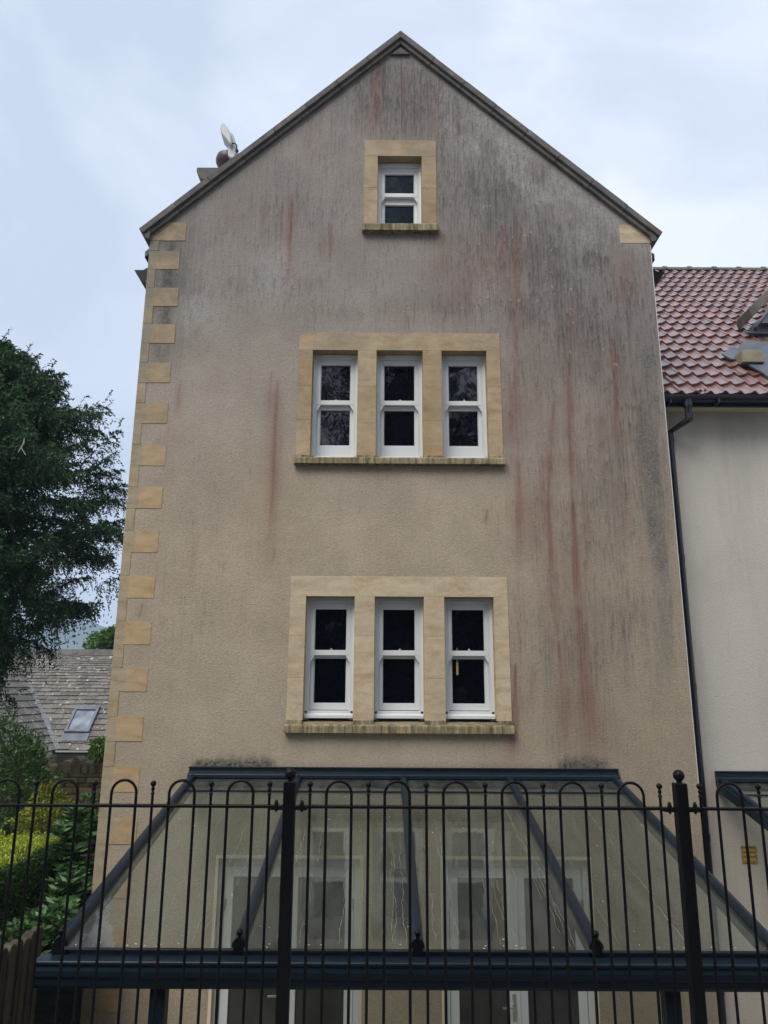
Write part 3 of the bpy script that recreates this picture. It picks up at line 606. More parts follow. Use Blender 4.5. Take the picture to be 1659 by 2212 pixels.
# ============================================================ VERANDA CANOPIES
def veranda(name,loc_label,X0,bays,bay,ztop,yw,proj,drop,posts,streaks):
    yf=yw-proj; v=empty(name,(X0+bays*bay/2,yf,GZ),loc_label,'veranda')
    XW=X0+bays*bay
    def P(yd,h=0): # point on slope plane: yd distance from wall
        return yw-yd, ztop-.10-drop*yd/proj+h
    # wall plate with stepped profile
    wp=[(0,0),(-.035,0),(-.035,-.012),(-.02,-.014),(-.02,-.05),(-.06,-.056),(-.078,-.07),(-.078,-.10),(-.06,-.112),(-.06,-.14),(0,-.14)]
    mb=MB(); mb.prism(wp,X0-.05,XW+.05,lambda p,q,t:(t,yw+p-.002,ztop+q)); mb.build('wall_plate',M['blue'],v,.002)
    sl=math.atan2(drop,proj)
    for k in range(bays+1):
        x=X0+k*bay; n=8; w=.034
        top=[(-w,-.03),(w,-.03)]+[(w*math.cos(q)*1.0,.018+.030*math.sin(q)) for q in [math.pi*i/n for i in range(n+1)]]
        low=[(-.026,-.1),(.026,-.1),(.026,-.03),(-.026,-.03)]
        mb=MB()
        for pr in (top,low):
            mb.prism(pr,.03,proj+.0,lambda p,q,t:(x+p,P(t)[0]-q*math.sin(sl)*-1*0,P(t)[1]+q))
        if k in (0,bays):
            s=-1 if k==0 else 1
            mb.prism([(s*.036,-.09),(s*.056,-.09),(s*.056,.01),(s*.036,.01)],.03,proj,lambda p,q,t:(x+p,P(t)[0],P(t)[1]+q))
        r=mb.build('rafter',M['blue'],v,.002)
        y,z=P(proj); cb=MB(); cb.prism([(.042*math.cos(q),.046*math.sin(q)-.0) for q in [math.pi*i/12 for i in range(13)]]+[(-.042,-.06),(.042,-.06)],y-.022,y-.001,lambda p,q,t:(x+p,t,z+q))
        cb.tube([(x,y-.014,z+.04),(x,y-.014,z+.06)],.010,8); cb.ball((x,y-.014,z+.074),.021,12); cb.build('end_cap',M['black'],r,smooth=True)
    for k in range(bays):
        a,b_=X0+k*bay+.03,X0+(k+1)*bay-.03; mb=MB(); ov=.03
        y0,z0=P(.04); y1,z1=P(proj+ov)
        mb.quad_add([(a,y0,z0),(b_,y0,z0),(b_,y1,z1),(a,y1,z1)],[(0,3,2,1)])
        ye,ze=y1,z1; mb.box(a,b_,ye-.004,ye,ze-.012,ze+.001,2)
        if streaks:
            nst=[5,12,12,2][k%4]
            for i in range(nst):
                q=random.random(); x=a+.04+(b_-a-.08)*((random.random()*.55+(.4 if k==0 else .0 if k==3 else .2)) if k in(0,3) else random.random())
                ys=random.uniform(.8,2.0); ye_=random.choice([proj,proj,proj,random.uniform(ys+.3,proj)]); pts=[]; t=ys; ph=random.random()*6
                while t<ye_: yy,zz=P(t); pts.append((x+.007*math.sin(t*9+ph)+.004*math.sin(t*27+ph)+random.uniform(-.004,.004),yy,zz+.002)); t+=random.uniform(.025,.06)
                if len(pts)>3:
                    rr=[random.uniform(.0006,.0015)*(.4+.6*min(1,(j)/6)) for j in range(len(pts))]; mb.tube(pts,rr,5,1)
        if streaks:
            for i in range(26): # grit and bits of leaf stuck to the glass
                q=random.uniform(.3,proj) if i<14 else proj+random.uniform(-.02,.03); yy,zz=P(q); xx=random.uniform(a+.02,b_-.02); r_=random.uniform(.002,.006)
                mb.box(xx,xx+r_*random.uniform(1,3),yy,yy+r_,zz+.0015,zz+.0045,3 if i%3 else 4)
        mb.build('glass_pane',[M['vglass'],M['water'],M['slateblack'],M['white'],M['leafbrown']],v)
        # glazing bar across near the top
        g=MB(); y,z=P(.42); g.box(a,b_,y-.016,y+.016,z-.004,z+.012); g.build('glazing_bar',M['blue'],v)
    # gutter and beam
    yg,zg=P(proj)
    gp=[(-.0,-.03),(-.125,-.03),(-.130,-.035),(-.130,-.048),(-.118,-.062),(-.122,-.085),(-.118,-.115),(-.105,-.13),(-.10,-.165),(-.085,-.185),(-.01,-.185),(-.01,-.17),(-.08,-.17),(-.10,-.05),(-.004,-.05)]
    mb=MB(); e=.10; mb.prism(gp,X0-e,XW+e,lambda p,q,t:(t,yg+p,zg-.018+q))
    for xx in (X0-e,XW+e): mb.prism([(.0,-.03),(-.128,-.03),(-.12,-.115),(-.085,-.184),(0,-.184)],xx-.004,xx+.004,lambda p,q,t:(t,yg+p-.0005,zg-.0185+q))
    mb.build('gutter',M['blue'],v,.002)
    mb=MB(); mb.box(X0-.03,XW+.03,yg+.002,yg+.07,zg-.210,zg-.065); mb.box(X0-.03,XW+.03,yg-.006,yg+.0015,zg-.075,zg-.018); mb.build('beam',M['blue'],v,.004)
    for px_ in posts: MB().box(px_-.045,px_+.045,yg-.02,yg+.075,GZ,zg-.211).build('post',M['blue'],v,.004)
    adopt(v); return v
lx=at(338,2172,4.84)[0]; rx=at(1456,2172,4.84)[0]
van=veranda('glass_veranda','wide slate-blue veranda canopy with four glass bays below the gable windows',-1.893,4,1.053,.855,D,3.0,.62,(lx,rx),True)
# little dead leaf on a rafter
def leaf(loc,s,label):
    mb=MB(); pts=[(0,0,0),(.25,.18,.12),(.5,.12,.05),(.62,.32,.2),(.8,.1,.1),(1,0,.22),(.78,-.12,.02),(.6,-.34,.15),(.48,-.1,.0),(.22,-.2,.14)]
    mb.quad_add([(loc[0]+p[0]*s,loc[1]+p[1]*s,loc[2]+p[2]*s) for p in pts],[tuple(range(10))]); mb.tube([(loc[0],loc[1],loc[2]),(loc[0]-.4*s,loc[1]-.1*s,loc[2]+.08*s)],.02*s,5)
    o=mb.build('fallen_leaf',M['leafbrown']); sm=o.modifiers.new('thickness','SOLIDIFY'); sm.thickness=.02*s; tag(o,label,'leaf')
lxx,lzz=at(903,1893,6.3); leaf((.31,6.2,.855-.1-.62*1.66/3+.012),.06,'small curled orange leaf lying on the veranda glass by the middle rafter')

# ============================================================ NEIGHBOUR HOUSE
NY=8.22; nb=empty('neighbour_house',(6,NY,GZ),'cream rendered house with red pantile roof behind the drainpipe','house')
EY=7.97; ez=at(1500,862,EY)[1]; SLP=1.0; TH=ez+.0; RY=12.15
mb=MB(); mb.box(XR+.003,13,NY,RY*2-NY,GZ,ez+.14); mb.build('wall',M['render2'],nb)
MB().prism([(NY,ez-.12),(RY,ez-.12+RY-NY),(2*RY-NY,ez-.12)],12.6,12.98,lambda p,q,t:(t,p,q)).build('gable_wall',M['render2'],nb)
# cream band beneath the gutter
sz=at(1500,890,NY)[1]; MB().box(XR+.01,12.9,NY-.16,NY-.001,sz,sz+.2).build('soffit',M['cream'],nb,.004)
def tiles(x0,x1,gauge,rows,tw):
    vs=[];fs=[];n=10; dsl=Vector((0,1,1)).normalized(); nrm=Vector((0,-1,1)).normalized(); cols=int((x1-x0)/tw)
    for r in range(rows):
        for c in range(cols):
            s0=r*gauge-random.uniform(0,.006); s1=(r+1)*gauge+.05; lift=random.uniform(-.002,.003); base=len(vs); prof=[]
            for i in range(n+1):
                u=i/n*1.12; h=.019*math.cos(2*math.pi*u*.95-.35)+.007*math.sin(4*math.pi*u*.95)+.004
                prof.append((u*tw,h))
            xx=x0+c*tw+random.uniform(-.002,.002)
            for (s,hh) in ((s0,.052),(s1,.014)):
                for (u,h) in prof: p=Vector((xx+u,EY-.02,ez+.02))+dsl*s+nrm*(h+hh+lift); vs.append(p[:])
            for (u,h) in prof: p=Vector((xx+u,EY-.02,ez+.02))+dsl*(s0)+nrm*(h+.052+lift-.026); vs.append(p[:])
            m_=n+1
            for i in range(n): fs.append((base+i,base+i+1,base+m_+i+1,base+m_+i)); fs.append((base+2*m_+i,base+2*m_+i+1,base+i+1,base+i))
    mb=MB(); mb.quad_add(vs,fs); return mb
rows=20; gauge=(RY-EY)*math.sqrt(2)/rows
rt=tiles(XR-.3,12.9,gauge,rows,.168).build('roof',M['pantile'],nb,smooth=True)
MB().prism([(EY,ez-.06),(RY,ez-.06+RY-EY),(2*RY-EY,ez-.06),(2*RY-EY,ez-.02),(RY,ez+RY-EY-.005),(EY,ez-.0)],XR-.3,12.95,lambda p,q,t:(t,p,q)).build('roof_deck',M['slateblack'],nb)
rg=MB(); zr=ez+RY-EY+.03; xk=XR-.3
while xk<12.7:
    n=8; pr=[(.115*math.cos(math.pi*i/n),.10*math.sin(math.pi*i/n)) for i in range(n+1)]
    rg.prism(pr,xk+.005,xk+.43,lambda p,q,t:(t,RY+p,zr-.02+q)); rg.prism([(p*1.15,q*1.15) for p,q in pr],xk+.40,xk+.46,lambda p,q,t:(t,RY+p,zr-.02+q)); xk+=.45
rg.build('ridge',M['coping_stone'],rt,smooth=True)
# gutter of neighbour
gt=MB(); gz=ez+.01; n=10; pr=[(.062*math.cos(math.pi+math.pi*i/n),.07*math.sin(math.pi+math.pi*i/n)) for i in range(n+1)]; pr+=[(p*.9,q*.9+.0) for p,q in reversed(pr)]
gt.prism(pr,XR-.0,12.9,lambda p,q,t:(t,EY-.055+p,gz+q)); gt.box(XR,12.9,EY+.01,EY+.03,gz-.10,gz+.0)
gt.build('gutter',M['pvc'],nb,smooth=True)
dx,dz=at(1489,905,EY-.055); ax,az_=at(1449,930,NY-.05); GYY=EY-.055
brk=MB(); bx,bz=at(1792*.864,1018*.864,GYY); brk.box(bx-.01,bx+.012,GYY-.07,GYY+.06,gz-.10,gz-.055); brk.box(at(1445,880,GYY)[0],at(1445,880,GYY)[0]+.015,GYY-.05,GYY+.06,gz-.1,gz-.055); brk.build('gutter_bracket',M['pvc'],nb)
dp=MB(); botx,_=at(1520,1800,NY-.05); 
px0=at(1475.5,1271,NY-.05)[0]
dp.tube([(dx,GYY,gz-.05),(dx,GYY,gz-.13)],.052,14); dp.tube([(dx,GYY,gz-.10),(dx,GYY,dz),(px0,NY-.05,az_-.03),(px0,NY-.05,-2.1)],.043,14)
dp.tube([(dx,GYY,dz+.06),(dx,GYY,dz-.005)],.042,14)
for zz in (az_-.06,3.1,1.7,.2,-1.2): dp.tube([(px0,NY-.05,zz),(px0,NY-.05,zz-.07)],.049,14); dp.box(px0-.055,px0+.055,NY-.03,NY,zz-.05,zz-.02)
dp.build('downpipe',M['pvc'],nb,smooth=True)
# ochre air vent
x0,z0=at(1603,1863,NY); x1,z1=at(1632,1827,NY)
vb=MB(); f=.012; vb.box(x0,x1,NY-.012,NY-.001,z0,z0+f); vb.box(x0,x1,NY-.012,NY-.001,z1-f,z1); vb.box(x0,x0+f,NY-.012,NY-.001,z0+f,z1-f); vb.box(x1-f,x1,NY-.012,NY-.001,z0+f,z1-f); vb.box(x0+f,x1-f,NY-.004,NY-.0005,z0+f,z1-f)
for i in range(3): zz=z0+f+(z1-z0-2*f)*(i/3); hh=(z1-z0-2*f)/3; vb.prism([(-.003,.003),(-.013,.004),(-.003,hh-.004)],x0+f,x1-f,lambda p,q,t:(t,NY+p,zz+q))
vb.build('air_vent',M['vent_y'],nb)
# dormer at the far right
DYf=9.25; cxl,czl=at(1612,690,DYf); dm=MB(); dm.box(cxl+.18,cxl+2.2,DYf+.1,DYf+2.6,ez+.9,czl-.05)
dmo=dm.build('dormer',M['lead'],nb)
cp=MB(); sgn=1; hw=1.2
for s in (-1,1):
    c0=(cxl+hw,czl+hw*.95); c1=(cxl+hw+s*hw,czl)
    cp.prism([(c1[0]-s*.03,c1[1]-.02),(c1[0],c1[1]+.12),(c0[0],c0[1]+.16),(c0[0],c0[1])],DYf-.1,DYf+.3,lambda p,q,t:(p,t,q))
cp.build('coping',M['coping_stone'],dmo,.008)
db=MB(); db.prism([(cxl+.2,czl-.05),(cxl+hw,czl+hw*.9),(cxl+2*hw-.2,czl-.05)],DYf+.0,DYf+2.6,lambda p,q,t:(p,t,q)); db.build('dormer_gable',M['lead'],dmo)
bx0,bz0=at(1603,783,DYf-.8); bx1,bz1=at(1640,748,DYf-.8)
bb=MB(); bb.box(bx0,bx0+.27,DYf-.82,DYf+.4,bz0,bz0+.16); bb.build('fascia_box',M['quoin_grey'],dmo,.004)
def roofpoly(pts,h,th):
    P=[]
    for X_,Y_ in pts:
        u=(1560+X_/4.608)*.864; v=(640+Y_/4.608)*.864; xr,zr_=at(u,v,1.0); tt=zr_-CZ; yy_=(CZ-ez+EY)/(1-tt); P.append(Vector((xr*yy_,yy_,CZ+tt*yy_)))
    nr=Vector((0,-1,1)).normalized(); n=len(P); mb=MB(); mb.quad_add([p+nr*h for p in P]+[p+nr*(h+th) for p in P],[tuple(range(n)),tuple(range(2*n-1,n-1,-1))]+[(i,(i+1)%n,n+(i+1)%n,n+i) for i in range(n)]); return mb
roofpoly([(1400,960),(1500,860),(1580,800),(1659,740),(1900,700),(1900,1000),(1480,1000),(1400,995)],.12,.02).build('lead_flashing',M['lead'],dmo)
roofpoly([(1100,1230),(1170,1190),(1220,1130),(1280,1170),(1340,1100),(1400,1080),(1900,1100),(1900,1700),(1659,1530),(1560,1450),(1440,1380),(1330,1310),(1200,1290)],.105,.02).build('lead_apron',M['lead'],dmo)
adopt(nb)
vl=at(1543,1665,NY)
van2=veranda('glass_veranda','slate-blue glass veranda on the cream neighbouring wall beside the drainpipe',vl[0]+.05,4,1.05,vl[1],NY,2.9,.64,(vl[0]+2,),False)
lz=at(1602*.864,0,8)[0]
llx,_=at(1738*.864,985*.864,8.05); leaf((llx,EY+.02,ez+.10),.13,'curled orange leaf caught at the foot of the red roof tiles')
# ============================================================ RAILING FENCE
FY=3.41; RZ_=1.114; fence=empty('iron_railing',(.445,FY,0),'black iron railing with hoop tops, ball finials and square posts','fence')
p=.2533; PL,PR=-.402,1.292
def hoop(x):
    x+=random.uniform(-.0012,.0012); mb=MB(); r=.0545+random.uniform(-.0008,.0008); zc=RZ_+.104-r
    pts=[(x-r,FY,0.08),(x-r,FY,RZ_),(x-r,FY,zc)]+[(x-r*math.cos(q),FY,zc+r*math.sin(q)) for q in [math.pi*i/16 for i in range(1,16)]]+[(x+r,FY,zc),(x+r,FY,RZ_),(x+r,FY,.08)]
    mb.tube(pts,.0062,10); return mb.build('hoop_bar',M['black'],fence,smooth=True)
def bar(x):
    x+=random.uniform(-.0015,.0015); mb=MB(); mb.tube([(x,FY,.08),(x,FY,RZ_+.045)],.0060,10); o=mb.build('straight_bar',M['black'],fence,smooth=True)
    f=MB(); f.lathe([(.0060,.0),(.0085,.001),(.0085,.006),(.006,.009),(.0048,.014),(.0075,.019),(.0085,.024),(.006,.030),(.0055,.034)],x,FY,RZ_+.045,12); f.ball((x,FY,RZ_+.045+.0455),.0128,14); f.build('finial',M['black'],o,smooth=True)
def panel(start,dirn,n):
    for i in range(n+1):
        bar(start+dirn*i*p)
        if i<n: hoop(start+dirn*(i+.5)*p)
panel(PL+.087,1,6); panel(PL-.087,-1,6); panel(PR+.087,1,6)
for a,b_ in ((PL-.087-6*p-.06,PL-.03),(PL+.03,PR-.03),(PR+.03,PR+.087+6*p+.06)):
    for zz in (RZ_,.14):
        MB().box(a,b_,FY-.019,FY+.019,zz-.0055,zz+.0055).build('rail',M['black'],fence,.0015)
for P_ in (PL,PR,PL-1.694,PR+1.694):
    mb=MB(); mb.box(P_-.0255,P_+.0255,FY-.0255,FY+.0255,0,1.218); o=mb.build('post',M['black'],fence,.003)
    f=MB(); f.tube([(P_,FY,1.218),(P_,FY,1.236)],.012,12); f.ball((P_,FY,1.249),.0245,20); f.build('ball_cap',M['black'],o,smooth=True)
    for s in (-1,1):
        k=MB(); k.ball((P_+s*.055,FY-.012,RZ_+.004),.0105,12,0,(.95,1,2.5)); k.box(min(P_+s*.025,P_+s*.078),max(P_+s*.025,P_+s*.078),FY-.021,FY+.012,RZ_-.012,RZ_-.002); k.build('bracket',M['black'],fence,smooth=True)
adopt(fence)

# ============================================================ GARDEN, LEFT
# timber palisade
tp=empty('timber_palisade',(-2.62,6,-.6),'weathered round-topped timber palisade edging the garden bed beside the veranda','palisade'); mb=MB(); yy=4.3
while yy<6.35:
    wd=random.uniform(.085,.11); h=-.115+random.uniform(-.03,.03)-(.02*(yy-4)); n=6
    pr=[(-wd/2,GZ+.02),(wd/2,GZ+.02),(wd/2,h-.03),(wd*.32,h-.006),(0,h),(-wd*.32,h-.006),(-wd/2,h-.03)]
    mb.prism(pr,-2.62+random.uniform(-.012,.012),-2.68,lambda p,q,t:(t,yy+p,q)); yy+=wd+.008
mb.build('boards',M['timber'],tp,.006); adopt(tp)
def curved(p0,p1,sag,n):
    return [tuple(Vector(p0).lerp(Vector(p1),i/n)+Vector((0,0,sag*math.sin(math.pi*i/n)))) for i in range(n+1)]
# yew
def yew():
    root=empty('yew_tree',(-7.5,12.6,-.5),'dark green drooping conifer rising beside the house on the left','tree')
    tb=MB(); tb.tube([(-7.5,12.6,-.6),(-7.45,12.6,2),(-7.5,12.6,5),(-7.45,12.6,7.8)],[.42,.33,.22,.04],12)
    prof=[(.8,.6),(1.5,.7),(2.0,.95),(2.6,1.55),(3.1,2.25),(3.6,2.55),(4.2,2.65),(5.4,2.35),(6.2,1.95),(6.8,1.6),(7.2,1.15),(7.6,.6),(7.9,.1)]
    pz_=[a for a,_ in prof]; pr_=[b for _,b in prof]
    limbs=MB(); SP=[]
    def R_(zt,az): return np.interp(zt,pz_,pr_)*(1+.12*math.sin(az*5+zt*2.2)+.08*math.sin(az*9-zt*5))
    for i in range(900):
        zt=random.uniform(1.1,7.9); az=random.uniform(0,2*math.pi); fr=random.uniform(.62,1.0)
        if i<330: fr=random.uniform(.2,.6)
        rr=R_(zt,az)*fr
        if fr>.93 and random.random()<.22: rr*=1.10
        cdir=Vector((math.cos(az),math.sin(az),0)); c=Vector((-7.5,12.6,zt))+cdir*rr
        st=Vector((-7.5,12.6,max(.2,zt-rr*.12)))
        if i%5==0: limbs.tube(curved(st,c,.15,4),[.04,.03,.022,.014,.006],5)
        low=1.4 if zt<3.6 else .6
        size=random.uniform(.8,1.25)*(1.0 if zt<6.6 else .75)
        ax=(cdir+Vector((random.uniform(-.6,.6),random.uniform(-.6,.6),random.uniform(-.2,.9)))).normalized()
        # a bough: axis with side sprays on both sides, flattened and drooping
        La=.62*size; side=ax.cross(Vector((0,0,1))).normalized(); nS=40
        for k in range(nS):
            q=k/nS; p=c+ax*(q-.5)*La*1.6+Vector((0,0,-.12*low*q*q))
            sg=1 if k%2 else -1
            dr=(ax*random.uniform(.3,.9)+side*sg*random.uniform(.5,1.1)+Vector((0,0,random.uniform(-.9,.6)))).normalized()
            SP.append([*p,*dr,random.uniform(.16,.34)*size*(1.1-.6*q),low])
        for k in range(10): # fill
            d=Vector((random.gauss(0,1),random.gauss(0,1),random.gauss(0,.8))).normalized(); SP.append([*(c+d*.12*size),*d,.3*size,low])
        if fr>.9: SP.append([*(c+ax*La*.75),*(ax+Vector((0,0,.7 if zt>3 else .1))).normalized(),random.uniform(.1,.26),-.25])
    A=np.array(SP); nn=9; n=len(A)
    T=np.linspace(.0,1,nn)[None,:,None]; p0=A[:,None,0:3]; d=A[:,None,3:6]; L=A[:,None,6:7]; dr=A[:,None,7:8]
    Pp=p0+d*L*T; Pp[...,2:]-=dr*(T**2)*L*1.0
    td=d-np.concatenate([np.zeros_like(dr),np.zeros_like(dr),2*dr*.5],-1)*T; td=td/np.linalg.norm(td,axis=-1,keepdims=True)
    td=np.broadcast_to(td,Pp.shape)
    out=[]
    for s in range(2):
        ld=td*.9+rng.normal(size=Pp.shape)*.5
        out.append(leaves(Pp.reshape(-1,3),ld.reshape(-1,3),rng.uniform(.045,.075,Pp.shape[0]*nn),rng.uniform(.016,.028,Pp.shape[0]*nn)))
    V_=np.concatenate(out)
    npmesh('crown',V_,4,M['yew'],root)
    tb.build('trunk',M['bark'],root,smooth=True); limbs.build('limbs',M['bark'],root)
    # bare dead twig
    dw=MB(); P_=[at(u,v,9.7) for u,v in ((60,952),(59,962),(53,972),(47,982))]; dw.tube([(a,9.6,b) for a,b in P_],[.006,.010,.009,.006],5); P_=[at(u,v,9.7) for u,v in ((53,972),(58,980),(63,988))]; dw.tube([(a,9.6,b) for a,b in P_],.006,5); dw.build('dead_twig',M['deadwood'],root)
    adopt(root)
yew()
def bush(name,c,rad,n,lw,mt,label,cat,seed=1,flat=.0,core=True,whorl=False,hair=0):
    root=empty(name,(c[0],c[1],c[2]-rad[2]),label,cat); r=np.random.default_rng(seed)
    th=r.normal(size=(n,3)); th/=np.linalg.norm(th,axis=1,keepdims=True)
    lump=1+.16*np.sin(th[:,0]*7+seed)*np.sin(th[:,2]*6+2)+.12*np.sin(th[:,1]*11+th[:,0]*9)+.09*np.sin(th[:,2]*15+seed*2)
    rr=(1-np.abs(r.normal(size=n))*.16)*lump
    P_=np.array(c)+th*rr[:,None]*np.array(rad)
    if whorl:
        k=8; Pw=np.repeat(P_,k,0); q=np.tile(np.arange(k)*2*np.pi/k,n)+np.repeat(r.random(n)*6,k); up=np.repeat(th*.5+np.array([0,-.15,.35]),k,0)
        a=np.stack([np.cos(q),np.sin(q),np.zeros_like(q)],1); dd=a+up*.55; V_=leaves(Pw,dd,r.uniform(lw[0]*.7,lw[0]*1.2,len(Pw)),lw[1])
    else:
        dd=th+r.normal(size=(n,3))*.9+np.array([0,0,.3]); V_=leaves(P_,dd,r.uniform(lw[0]*.6,lw[0]*1.3,n),r.uniform(lw[1]*.6,lw[1]*1.3,n))
    npmesh('foliage',V_,4,mt,root)
    st=MB()
    for i in range(9):
        a=random.uniform(0,6.28); st.tube([(c[0]+.05*math.cos(a),c[1]+.05*math.sin(a),c[2]-rad[2]*1.1),(c[0]+rad[0]*.5*math.cos(a),c[1]+rad[1]*.5*math.sin(a),c[2]+rad[2]*.4)],[.02,.008],5)
    st.build('stems',M['bark'],root); adopt(root); return root
def place(u,v,Y): a=at(u,v,Y); return (a[0],Y,a[1])
c=place(38,1660,11.3); bush('round_shrub',(c[0]-.22,c[1],c[2]-.3),(.70,.7,.92),15000,(.055,.026),M['dark_leaf'],'rounded dark green shrub in front of the rubble wall at far left','shrub',3)
c=place(105,1790,10.3); bush('golden_shrub',(c[0],c[1],c[2]-.05),(.42,.4,.38),5200,(.05,.025),M['yellow_leaf'],'small yellow-green shrub between hedge and rubble wall','shrub',5)
c=place(98,1745,10.9); bush('golden_shrub',(c[0]+.02,c[1],c[2]),(.22,.3,.3),2200,(.05,.025),M['yellow_leaf'],'upright yellow-green shrub under the rounded dark shrub','shrub',6)
c=place(172,1850,8.75); bush('laurel_shrub',(c[0],c[1],c[2]-.0),(.30,.42,.52),430,(.125,.034),M['rhodo_leaf'],'glossy shrub with long whorled leaves against the house corner','shrub',7,whorl=True)
c=place(150,1945,7.9); bush('laurel_shrub',(c[0],c[1],c[2]-.1),(.22,.3,.32),160,(.12,.034),M['rhodo_leaf'],'low glossy long-leaved shrub above the timber palisade','shrub',8,whorl=True)
c=place(140,1990,7.0); bush('laurel_shrub',(c[0]-.15,c[1],c[2]-.12),(.26,.45,.24),190,(.11,.034),M['rhodo_leaf'],'low glossy long-leaved shrub behind the end of the palisade','shrub',12,whorl=True)
c=place(52,2008,6.9); bush('laurel_shrub',(c[0],c[1],c[2]-.08),(.16,.16,.10),160,(.05,.03),M['rhodo_leaf'],'tiny low leafy plant at the foot of the hedge','plant',9)
# hedge
hg=empty('box_hedge',(-4.6,7.6,-.5),'clipped box hedge with bright yellow-green top at far left','hedge')
hx0,hx1,hy0,hy1,hz0,hz1=-6.2,-3.42,4.6,8.95,-.6,.04
MB().box(hx0+.06,hx1-.08,hy0+.08,hy1-.08,hz0,hz1-.07).build('twigs',M['hedgecore'],hg)
def face(n,fx):
    a=rng.random(n);b_=rng.random(n)
    if fx=='t': P_=np.stack([hx0+(hx1-hx0)*a,hy0+(hy1-hy0)*b_,np.full(n,hz1)+.02*np.sin(a*14)+.025*np.sin(b_*25)+rng.normal(size=n)*.018-.02],1); d=np.array([0,0,1.])
    elif fx=='s': P_=np.stack([np.full(n,hx1)-.03+rng.normal(size=n)*.022,hy0+(hy1-hy0)*a,hz0+(hz1-hz0)*b_],1); d=np.array([1.,0,.4])
    else:
        P_=np.stack([hx0+(hx1-hx0)*a,np.full(n,hy1 if fx=='b' else hy0)+rng.normal(size=n)*.02,hz0+(hz1-hz0)*b_],1); d=np.array([0,1. if fx=='b' else -1,.4])
    return leaves(P_,d+rng.normal(size=(n,3))*.8,rng.uniform(.022,.04,n),rng.uniform(.014,.022,n))
npmesh('top_foliage',face(42000,'t'),4,M['hedge_leaf'],hg)['label']='bright yellow-green clipped top'
npmesh('side_foliage',np.concatenate([face(16000,'s'),face(6000,'b'),face(5000,'f')]),4,M['dark_leaf'],hg); adopt(hg)
# rubble wall with upright coping stones
WY=14.2; wr=empty('rubble_wall',(-6,WY,-1.2),'old rubble stone garden wall topped with upright cock-and-hen stones','wall'); wz=at(165,1668,WY)[1]
mb=MB(); z=-1.6
while z<wz-.02:
    h=random.uniform(.06,.13); x=-12.5
    while x<-2.2:
        l=random.uniform(.12,.34); o_=random.uniform(-.02,.02); mb.box(x,x+l-.012,WY-.2+o_,WY+.18,z,min(z+h-.01,wz)); x+=l
    z+=h
mb.box(-12.5,-2.2,WY-.165,WY+.15,-1.6,wz-.02,1); mb.build('wall',[M['rubble'],M['soil']],wr,.012)
mb=MB(); x=-12.5
while x<-2.2:
    l=random.uniform(.07,.16); h=random.uniform(.15,.38); tl=random.uniform(-.045,.045); n=5
    pr=[(0,0),(l,0),(l+tl,h*.75),(l*.75+tl,h*.96),(l*.35+tl,h),(tl+.01,h*.8)]
    mb.prism([(x+a,wz+b_-.01) for a,b_ in pr],WY-.19+random.uniform(-.03,.03),WY+.16,lambda p,q,t:(p,t,q)); x+=l+random.uniform(.015,.05)
mb.build('coping',M['rubble'],wr,.015); adopt(wr)
# cottage
KY=22.; ct=empty('stone_cottage',(-9,KY,GZ),'old cottage with lichened stone-slate roof and a small roof window','cottage')
ke=at(200,1622,KY)[1]; KR=KY+2.87; kr=ke+2.87; kx0,kx1=-16.,-4.5
MB().box(kx0+.2,kx1-.2,KY+.25,KY+5.5,GZ,ke-.02).build('wall',M['limewash'],ct)
mb=MB(); s=0; dsl=Vector((0,1,1)).normalized(); nrm=Vector((0,-1,1)).normalized(); g=.255; Lr=2.87*math.sqrt(2)
sb=MB()
while s<Lr-.05:
    x=kx0+random.uniform(0,.3)
    while x<kx1:
        w_=random.uniform(.55,1.15)*(.42-.18*s/Lr); th=random.uniform(.016,.03); j=random.uniform(-.012,.012)
        P0=Vector((0,KY,ke))+dsl*(s+j); P1=Vector((0,KY,ke))+dsl*(s+g+.10)
        a=P0+nrm*(.03+th); b_=P1+nrm*(.012); c_=P0+nrm*.03; xa,xb=x,x+w_-.008; cc=.03
        vs=[(xa,c_.y,c_.z),(xb,c_.y,c_.z),(xa+0,a.y,a.z),(xb,a.y,a.z+random.uniform(-.006,.006)),(xa,b_.y,b_.z),(xb,b_.y,b_.z)]
        sb.quad_add(vs,[(0,1,3,2),(2,3,5,4),(0,2,4),(1,5,3)]); x+=w_
    s+=g; g=max(.10,g*.955)
kro=sb.build('roof',M['slate'],ct)
MB().prism([(KY-.02,ke-.04),(KR,kr-.02),(KR*2-KY,ke-.04),(KR*2-KY,ke+.0),(KR,kr+.02),(KY-.02,ke+.0)],kx0,kx1,lambda p,q,t:(t,p,q)).build('roof_deck',M['slateblack'],ct)
mb=MB(); x=kx0
while x<kx1: mb.prism([(-.17,-.13),(0,.07),(.17,-.13),(.15,-.15),(0,.03),(-.15,-.15)],x,x+.53,lambda p,q,t:(t,KR+p,kr+.04+q)); x+=.54
mb.build('ridge',M['coping_stone'],kro)
MB().tube([(kx0,KY-.08,ke-.03),(kx1,KY-.08,ke-.03)],.06,8).build('gutter',M['pvc'],ct)
